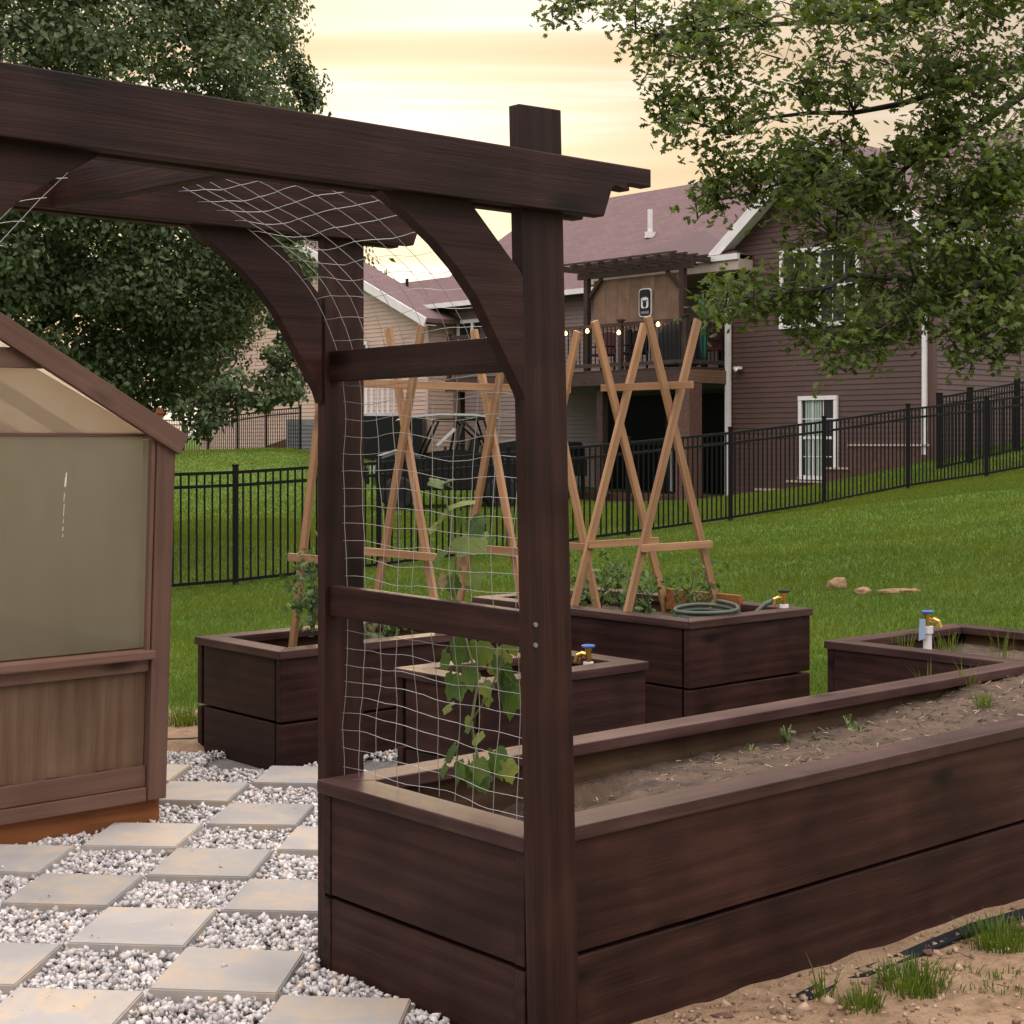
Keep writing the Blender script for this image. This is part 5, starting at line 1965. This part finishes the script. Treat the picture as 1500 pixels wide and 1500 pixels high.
chair(2.6, 1.0, 'black_soft', 'black patio chair behind the deck railing below the screen')
chair(3.6, .9, 'cloth_red', 'dark red patio chair at the left of the deck')
chair(-.0 + .45, 1.15, 'cloth_red', 'dark red patio chair next to the white downspout')
tl = MB()
q = D0 + MX * .3 + UX * .9 + ZX * DZ
for k in range(8):
    t = 2 * math.pi * k / 8
    pass
tl.tube([q + ZX * .02, q + ZX * .4, q + ZX * .9, q + ZX * 1.25, q + ZX * 1.6], [.05, .11, .13, .08, .02], 10)
um = thing('closed_parasol', q, 'closed teal parasol leaning by the deck railing', 'parasol')
tl.build('canopy', M['cloth_teal'], um, smooth=True)
MB().cyl(q, q + ZX * 1.72, .02, 8).build('pole', M['grey'], um)

gr = thing('barbecue_grill', D0 + MX * 4.0 + UX * .2, 'black barbecue grill with lid handle under the deck', 'grill')
gb = D0 + MX * 4.0 - UX * .1
gzz = tz(gb.x, gb.y)
fr_ = frame(V((gb.x, gb.y, gzz)), MX, UX, ZX)
MB().prism([(-.55, .95), (.55, .95), (.55, 1.2), (.42, 1.36), (-.42, 1.36), (-.55, 1.2)], -.3, .3, fr_).build('lid', M['black'], gr)
MB().box((-.6, -.32, .55), (.6, .32, .945), fr_).build('firebox', M['black_soft'], gr)
MB().tube([fr_ @ V(p) for p in ((-.25, -.05, 1.36), (-.25, -.05, 1.5), (.25, -.05, 1.5), (.25, -.05, 1.36))], .025, 6).build('handle', M['black'], gr)
for sx in (-.5, .5):
    for sy in (-.26, .26):
        MB().box((sx - .03, sy - .03, -.02), (sx + .03, sy + .03, .55), fr_).build('leg', M['black'], gr)
MB().box((.6, -.3, .86), (1.05, .3, .9), fr_).build('side_shelf', M['black_soft'], gr)

# ------------------------------------------------------------------ off-road buggy
VX0 = V((-1.35, 32.2, 0))
vz = tz(VX0.x, VX0.y) - .02
bug = thing('utility_buggy', (VX0.x, VX0.y, vz), 'black open off road buggy with a pale roof parked beyond the fence', 'buggy')
ang = R(8)
fv = frame(V((VX0.x, VX0.y, vz)), V((math.cos(ang), math.sin(ang), 0)), V((-math.sin(ang), math.cos(ang), 0)), ZX)
body = [(-1.45, .45), (-.95, .42), (-.85, .38), (.75, .38), (.9, .45), (1.5, .5), (1.52, 1.0), (.8, 1.04), (.72, .78), (-.3, .72), (-.42, 1.0), (-1.0, 1.16), (-1.4, 1.02), (-1.5, .7)]
MB().prism(body, -.68, .68).build('body', M['black'], bug, fv, bevel=.03)
MB().prism([(-1.38, 1.04), (-1.0, 1.175), (-.46, 1.02), (-.5, 1.05), (-1.0, 1.2), (-1.4, 1.07)], -.5, .5).build('hood_reflection', M['grey'], bug, fv)  # grey layer painting the light reflected off the black hood
for sx in (-1.02, 1.08):
    for sy in (-.62, .62):
        c0, c1 = V((sx, sy - .13, .33)), V((sx, sy + .13, .33))
        wh = MB().tube([c0, c0 + V((0, .04, 0)), c1 - V((0, .04, 0)), c1], [.29, .34, .34, .29], 22).build('wheel', M['rubber'], bug, fv, bevel=.0)
        MB().cyl(V((sx, sy - .135, .33)), V((sx, sy + .135, .33)), .17, 14).build('rim', M['black_soft'], wh, fv)
for sy in (-.69, .66):
    MB().prism([(-.42, .5), (.62, .5), (.72, .78), (.72, 1.12), (.2, 1.2), (-.4, 1.12)], sy, sy + .03).build('door', M['black'], bug, fv)
MB().prism([(.74, .8), (1.5, .9), (1.52, 1.42), (.78, 1.3)], -.66, .66).build('cargo_box', M['black'], bug, fv, bevel=.02)
cage = MB()
for sy in (-.6, .6):
    cage.tube([V((-.55, sy, 1.02)), V((-.2, sy, 1.8)), V((.7, sy, 1.82)), V((.95, sy, 1.05))], .028, 8)
    cage.tube([V((.05, sy, .78)), V((.28, sy, 1.8))], .028, 8)
    cage.tube([V((.28, sy, 1.78)), V((.9, sy, 1.2))], .026, 8)
for x, z in ((-.2, 1.8), (.7, 1.82), (.28, 1.3)):
    cage.cyl(V((x, -.6, z)), V((x, .6, z)), .026, 8)
cage.build('roll_cage', M['black'], bug, fv, smooth=True)
MB().prism([(-1.0, 1.80), (-.85, 1.87), (-.2, 1.93), (.5, 1.92), (.95, 1.86), (1.05, 1.80), (.95, 1.83), (.5, 1.88), (-.2, 1.89), (-.85, 1.83)], -.66, .66).build('roof', M['chrome'], bug, fv)
MB().bar(V((-.25, -.63, 1.28)), V((.12, -.63, 1.62)), .06, .03).build('side_bar', M['chrome'], bug, fv)
for sy in (-.33, .33):
    st_ = MB().box((-.0, sy - .25, .74), (.5, sy + .25, .9))
    st_.prism([(.42, .9), (.56, .9), (.66, 1.45), (.54, 1.45)], sy - .24, sy + .24)
    st_.build('seat', M['black_soft'], bug, fv, bevel=.03)
MB().tube([V((-.05, -.33 + .17 * math.cos(t), 1.1 + .16 * math.sin(t))) for t in np.linspace(0, 6.283, 16)], .018, 6, False).build('steering_wheel', M['black'], bug, fv)
MB().box((-1.53, -.55, .72), (-1.485, -.3, .86)).box((-1.53, .3, .72), (-1.485, .55, .86)).build('headlights', M['chrome'], bug, fv)
MB().tube([V((-1.62, -.5, .5)), V((-1.64, -.5, .8)), V((-1.64, .5, .8)), V((-1.62, .5, .5))], .03, 8).build('bull_bar', M['black'], bug, fv)

# ------------------------------------------------------------------ trees
def tree_left():
    cx, cy = -7.6, 22.0
    g = np.random.default_rng(31)
    bz = tz(cx, cy)
    root = thing('shade_tree', (cx, cy, bz), 'large dense dark green tree behind the greenhouse', 'tree')
    tr = MB()
    tr.tube([(cx, cy, bz - .2), (cx + .05, cy, bz + 1.2), (cx - .05, cy + .1, bz + 3), (cx, cy, bz + 6), (cx + .1, cy, bz + 9.2)], [.34, .27, .24, .16, .05], 12)
    limbs = []
    for k in range(26):
        t = g.uniform(0, 6.28)
        z0 = bz + g.uniform(1.5, 8)
        rr = 3.6 * (1 - ((z0 - bz - 5) / 8) ** 2)
        e = V((cx + rr * math.cos(t), cy + rr * math.sin(t), z0 + g.uniform(-.2, 1.1)))
        s_ = V((cx, cy, z0))
        tr.tube([s_, s_.lerp(e, .4) + ZX * .3, s_.lerp(e, .75) + ZX * .3, e], [.1, .07, .04, .015], 7)
    tr.build('trunk', M['bark'], root, smooth=True)
    C, Rr = [], []
    while len(C) < 900:
        d = g.normal(size=3)
        d /= np.linalg.norm(d)
        if (d[1] > .45 and g.random() < .8) or (d[1] > -.1 and d[0] < -.3 and g.random() < .8):
            continue
        r = g.uniform(.72, 1.0) if g.random() < .8 else g.uniform(.35, .75)
        lump = 1 + .12 * mnoise.noise(V(d * 2.3))
        q = np.array([cx, cy, bz + 5.9]) + d * r * lump * np.array([4.75, 4.6, 5.2])
        if q[2] < bz + 1.9:
            q[2] = bz + 1.7 + g.random() * .9
        C.append(q)
        Rr.append(g.uniform(.3, .62))
    # boughs hanging low on the right, in front of the far fence
    for px, py, Y in ((300, 585, 20.5), (330, 600, 20.3), (360, 585, 20.2), (395, 560, 20.4), (415, 545, 20.6), (420, 500, 20.7), (425, 575, 20.2), (290, 630, 20.4), (345, 560, 20.0), (440, 110, 22.5), (447, 130, 22.4), (430, 90, 22.4), (410, 60, 22.6), (455, 150, 22.6), (440, 385, 22), (447, 400, 22), (405, 330, 21), (425, 345, 21), (415, 380, 21), (432, 410, 21), (400, 420, 20.6), (425, 445, 20.8), (405, 470, 20.5), (432, 480, 20.6), (438, 520, 20.5), (405, 520, 20.3), (436, 555, 20.4), (415, 580, 20.2), (385, 590, 20.2), (325, 575, 20.2), (310, 615, 20.2), (275, 600, 20.3)):
        C.append(np.array(at(px, py, Y)[:]))
        Rr.append(g.uniform(.14, .24))
    pos, nr = [], []
    for c, r in zip(C, Rr):
        m = int(100 + 480 * r)
        p = g.normal(size=(m, 3))
        p /= np.linalg.norm(p, axis=1, keepdims=True)
        p = p * (r * g.uniform(.45, 1.05, (m, 1))) * np.array([1.15, 1.15, .8])
        pos.append(c + p)
        out_ = (c - np.array([cx, cy, bz + 5])) / 5.0
        nr.append(p / r * .8 + out_ * .35 + g.normal(0, .5, (m, 3)) + np.array([0, 0, .35]))
    pos, nr = np.concatenate(pos), np.concatenate(nr)
    n = len(pos)
    inst('crown', np.array(LEAF_V), LEAF_F, pos, rot_from(nr, g.uniform(0, 6.28, n)), g.uniform(.06, .112, n), M['leaf_tree'], root)


tree_left()


def tree_oak():
    g = np.random.default_rng(77)
    bx, by = 7.4, 14.0
    bz = tz(bx, by)
    root = thing('oak_tree', (bx, by, bz), 'oak tree reaching in with drooping leafy branches before the brown house', 'tree')
    tr = MB()
    tr.tube([(bx, by, bz - .2), (bx - .05, by, bz + 1.5), (bx, by + .05, bz + 4), (bx + .1, by, bz + 7), (bx + .2, by, bz + 10)], [.3, .24, .2, .13, .04], 12)
    limbs_px = [
        [(1960, 330, 14), (1700, 350, 13.5), (1500, 385, 13), (1400, 398, 12.7), (1290, 402, 12.4), (1200, 418, 12.2), (1110, 440, 12), (1035, 458, 11.9)],
        [(1500, 385, 13), (1420, 425, 12.5), (1340, 455, 12.2), (1270, 500, 12), (1240, 545, 11.9)],
        [(1960, 120, 14), (1650, 120, 13.8), (1500, 145, 13.4), (1367, 217, 13), (1290, 277, 12.7), (1257, 307, 12.6), (1225, 350, 12.5)],
        [(1367, 217, 13), (1250, 240, 13), (1150, 262, 12.9), (1050, 300, 12.8), (1022, 320, 12.7)],
        [(1960, 20, 14), (1600, 60, 13.5), (1450, 120, 13.3), (1320, 150, 13.2), (1180, 165, 13.1), (1060, 190, 13), (970, 175, 12.9)],
        [(1960, -120, 14), (1600, -40, 13.6), (1400, 5, 13.3), (1250, 25, 13.1), (1100, 40, 13), (960, 55, 12.9), (905, 40, 12.9)],
        [(1960, -260, 14), (1500, -150, 13.4), (1250, -80, 13.2), (1050, -40, 13), (900, -5, 12.9), (810, 25, 12.9)],
        [(1500, 385, 13), (1470, 450, 12.6), (1440, 500, 12.4), (1420, 545, 12.3)],
        [(1700, 350, 13.5), (1560, 450, 13), (1500, 480, 12.6), (1465, 530, 12.5)],
        [(1650, 120, 13.8), (1560, 220, 13.2), (1480, 290, 12.8), (1400, 330, 12.5)],
        [(1960, 330, 14), (2150, 380, 15), (2300, 420, 16)], [(1960, 60, 14), (2200, 60, 15.2), (2400, 40, 16)], [(1960, -200, 14), (2100, -420, 14), (2250, -500, 15)]]
    segs = []
    for L in limbs_px:
        pts = [at(*p) for p in L]
        fine = []
        for i in range(len(pts) - 1):
            for q in (0, .5):
                p = pts[i].lerp(pts[i + 1], q)
                fine.append(p + V(g.normal(0, .03, 3)))
        fine.append(pts[-1])
        r0 = .055 if L[0][0] > 1900 else .022
        tr.tube(fine, [r0 * (1 - k / (len(fine) - 1)) ** 1.3 + .004 for k in range(len(fine))], 7)
        segs += fine
    SG = np.array([p[:] for p in segs])
    # patches of foliage: (cx, cy, rx, ry, sprays)
    E = [(1330, 270, 200, 62, 110), (1430, 330, 100, 90, 70), (1250, 340, 120, 60, 22), (1200, 470, 110, 42, 24), (1330, 470, 100, 50, 34), (1240, 525, 55, 36, 20), (1130, 440, 70, 32, 16), (1052, 455, 28, 26, 8),
         (1130, 275, 90, 40, 22), (1038, 305, 28, 28, 7), (1060, 215, 80, 34, 20), (990, 170, 50, 34, 12), (1000, 100, 70, 40, 18), (1130, 130, 90, 45, 26), (1270, 110, 100, 50, 32), (1420, 90, 100, 70, 46),
         (1420, 190, 90, 60, 44), (1130, 25, 120, 30, 26), (1300, 20, 120, 34, 36), (1450, 10, 70, 30, 20), (960, 55, 55, 40, 12), (850, 12, 45, 18, 7), (812, 36, 20, 18, 4), (920, 15, 50, 20, 8), (1030, 20, 60, 26, 12),
         (1410, 530, 30, 42, 10), (1465, 500, 40, 50, 14), (1400, 450, 90, 40, 24), (1480, 400, 40, 80, 26), (1240, 400, 120, 40, 15), (1190, 215, 80, 40, 12),
         (1680, 300, 160, 180, 120), (1700, 60, 200, 120, 110), (1950, 200, 260, 260, 150), (1500, -90, 260, 70, 60)]
    pos, nr, yv = [], [], []
    for cx, cy, rx, ry, m in E:
        for _ in range(m):
            while True:
                u, v = g.uniform(-1, 1, 2)
                if u * u + v * v < 1:
                    break
            px, py = cx + rx * u, cy + ry * v
            Y = 12.6 + .6 * g.normal() * .6 + (1.0 if px > 1500 else 0)
            tip = np.array(at(px, py, Y)[:])
            d = np.linalg.norm(SG - tip - np.array([.12, 0, .05]), axis=1)
            s_ = SG[np.argmin(d)]
            if np.linalg.norm(s_ - tip) > .7:
                s_ = tip + np.array([.26, .1, .1])
            a_, b_ = V(s_), V(tip)
            mid = a_.lerp(b_, .55) + ZX * (.06 + .05 * g.random())
            tr.tube([a_, mid, b_], [.0075, .005, .002], 4, False)
            dirn = (b_ - mid).normalized()
            k = int(g.integers(20, 31))
            for q in range(k):
                f_ = g.random()
                p = mid.lerp(b_, f_ * 1.05) if (b_ - mid).length > .25 else b_ + dirn * ((f_ - 1) * .3)
                p = p + V(g.normal(0, .075, 3))
                pos.append(p[:])
                nr.append((g.normal(0, .55), g.normal(0, .55) - .35, g.uniform(.25, 1.0)))
    tr.build('branches', M['bark'], root, smooth=True)
    pos, nr = np.array(pos), np.array(nr)
    n = len(pos)
    inst('crown', OAK_V, OAK_F, pos, rot_from(nr, g.uniform(0, 6.28, n)), g.uniform(.054, .102, n), M['leaf_oak'], root)


tree_oak()


# far trees behind the houses, mostly hidden
def far_tree(x, y, h, r, label, seed):
    g = np.random.default_rng(seed)
    bz = tz(x, y)
    root = thing('distant_tree', (x, y, bz), label, 'tree', 'distant trees behind the houses')
    MB().tube([(x, y, bz - .2), (x, y, bz + h * .5), (x, y, bz + h * .9)], [.25, .15, .03], 8).build('trunk', M['bark'], root)
    pos, nr = [], []
    for _ in range(110):
        d = g.normal(size=3)
        d /= np.linalg.norm(d)
        c = np.array([x, y, bz + h * .6]) + d * np.array([r, r, h * .4]) * g.uniform(.5, 1)
        p = g.normal(size=(60, 3)) * .45
        pos.append(c + p)
        nr.append(p + d + g.normal(0, .4, (60, 3)))
    pos, nr = np.concatenate(pos), np.concatenate(nr)
    inst('crown', np.array(LEAF_V), LEAF_F, pos, rot_from(nr, g.uniform(0, 6.28, len(pos))), g.uniform(.22, .4, len(pos)), M['leaf_tree'], root)


far_tree(-8.3, 66, 10.6, 2.4, 'small sunlit tree showing above the beige house roof', 5)
far_tree(-20, 62, 12, 5, 'broad distant tree hidden behind the dense shade tree', 6)
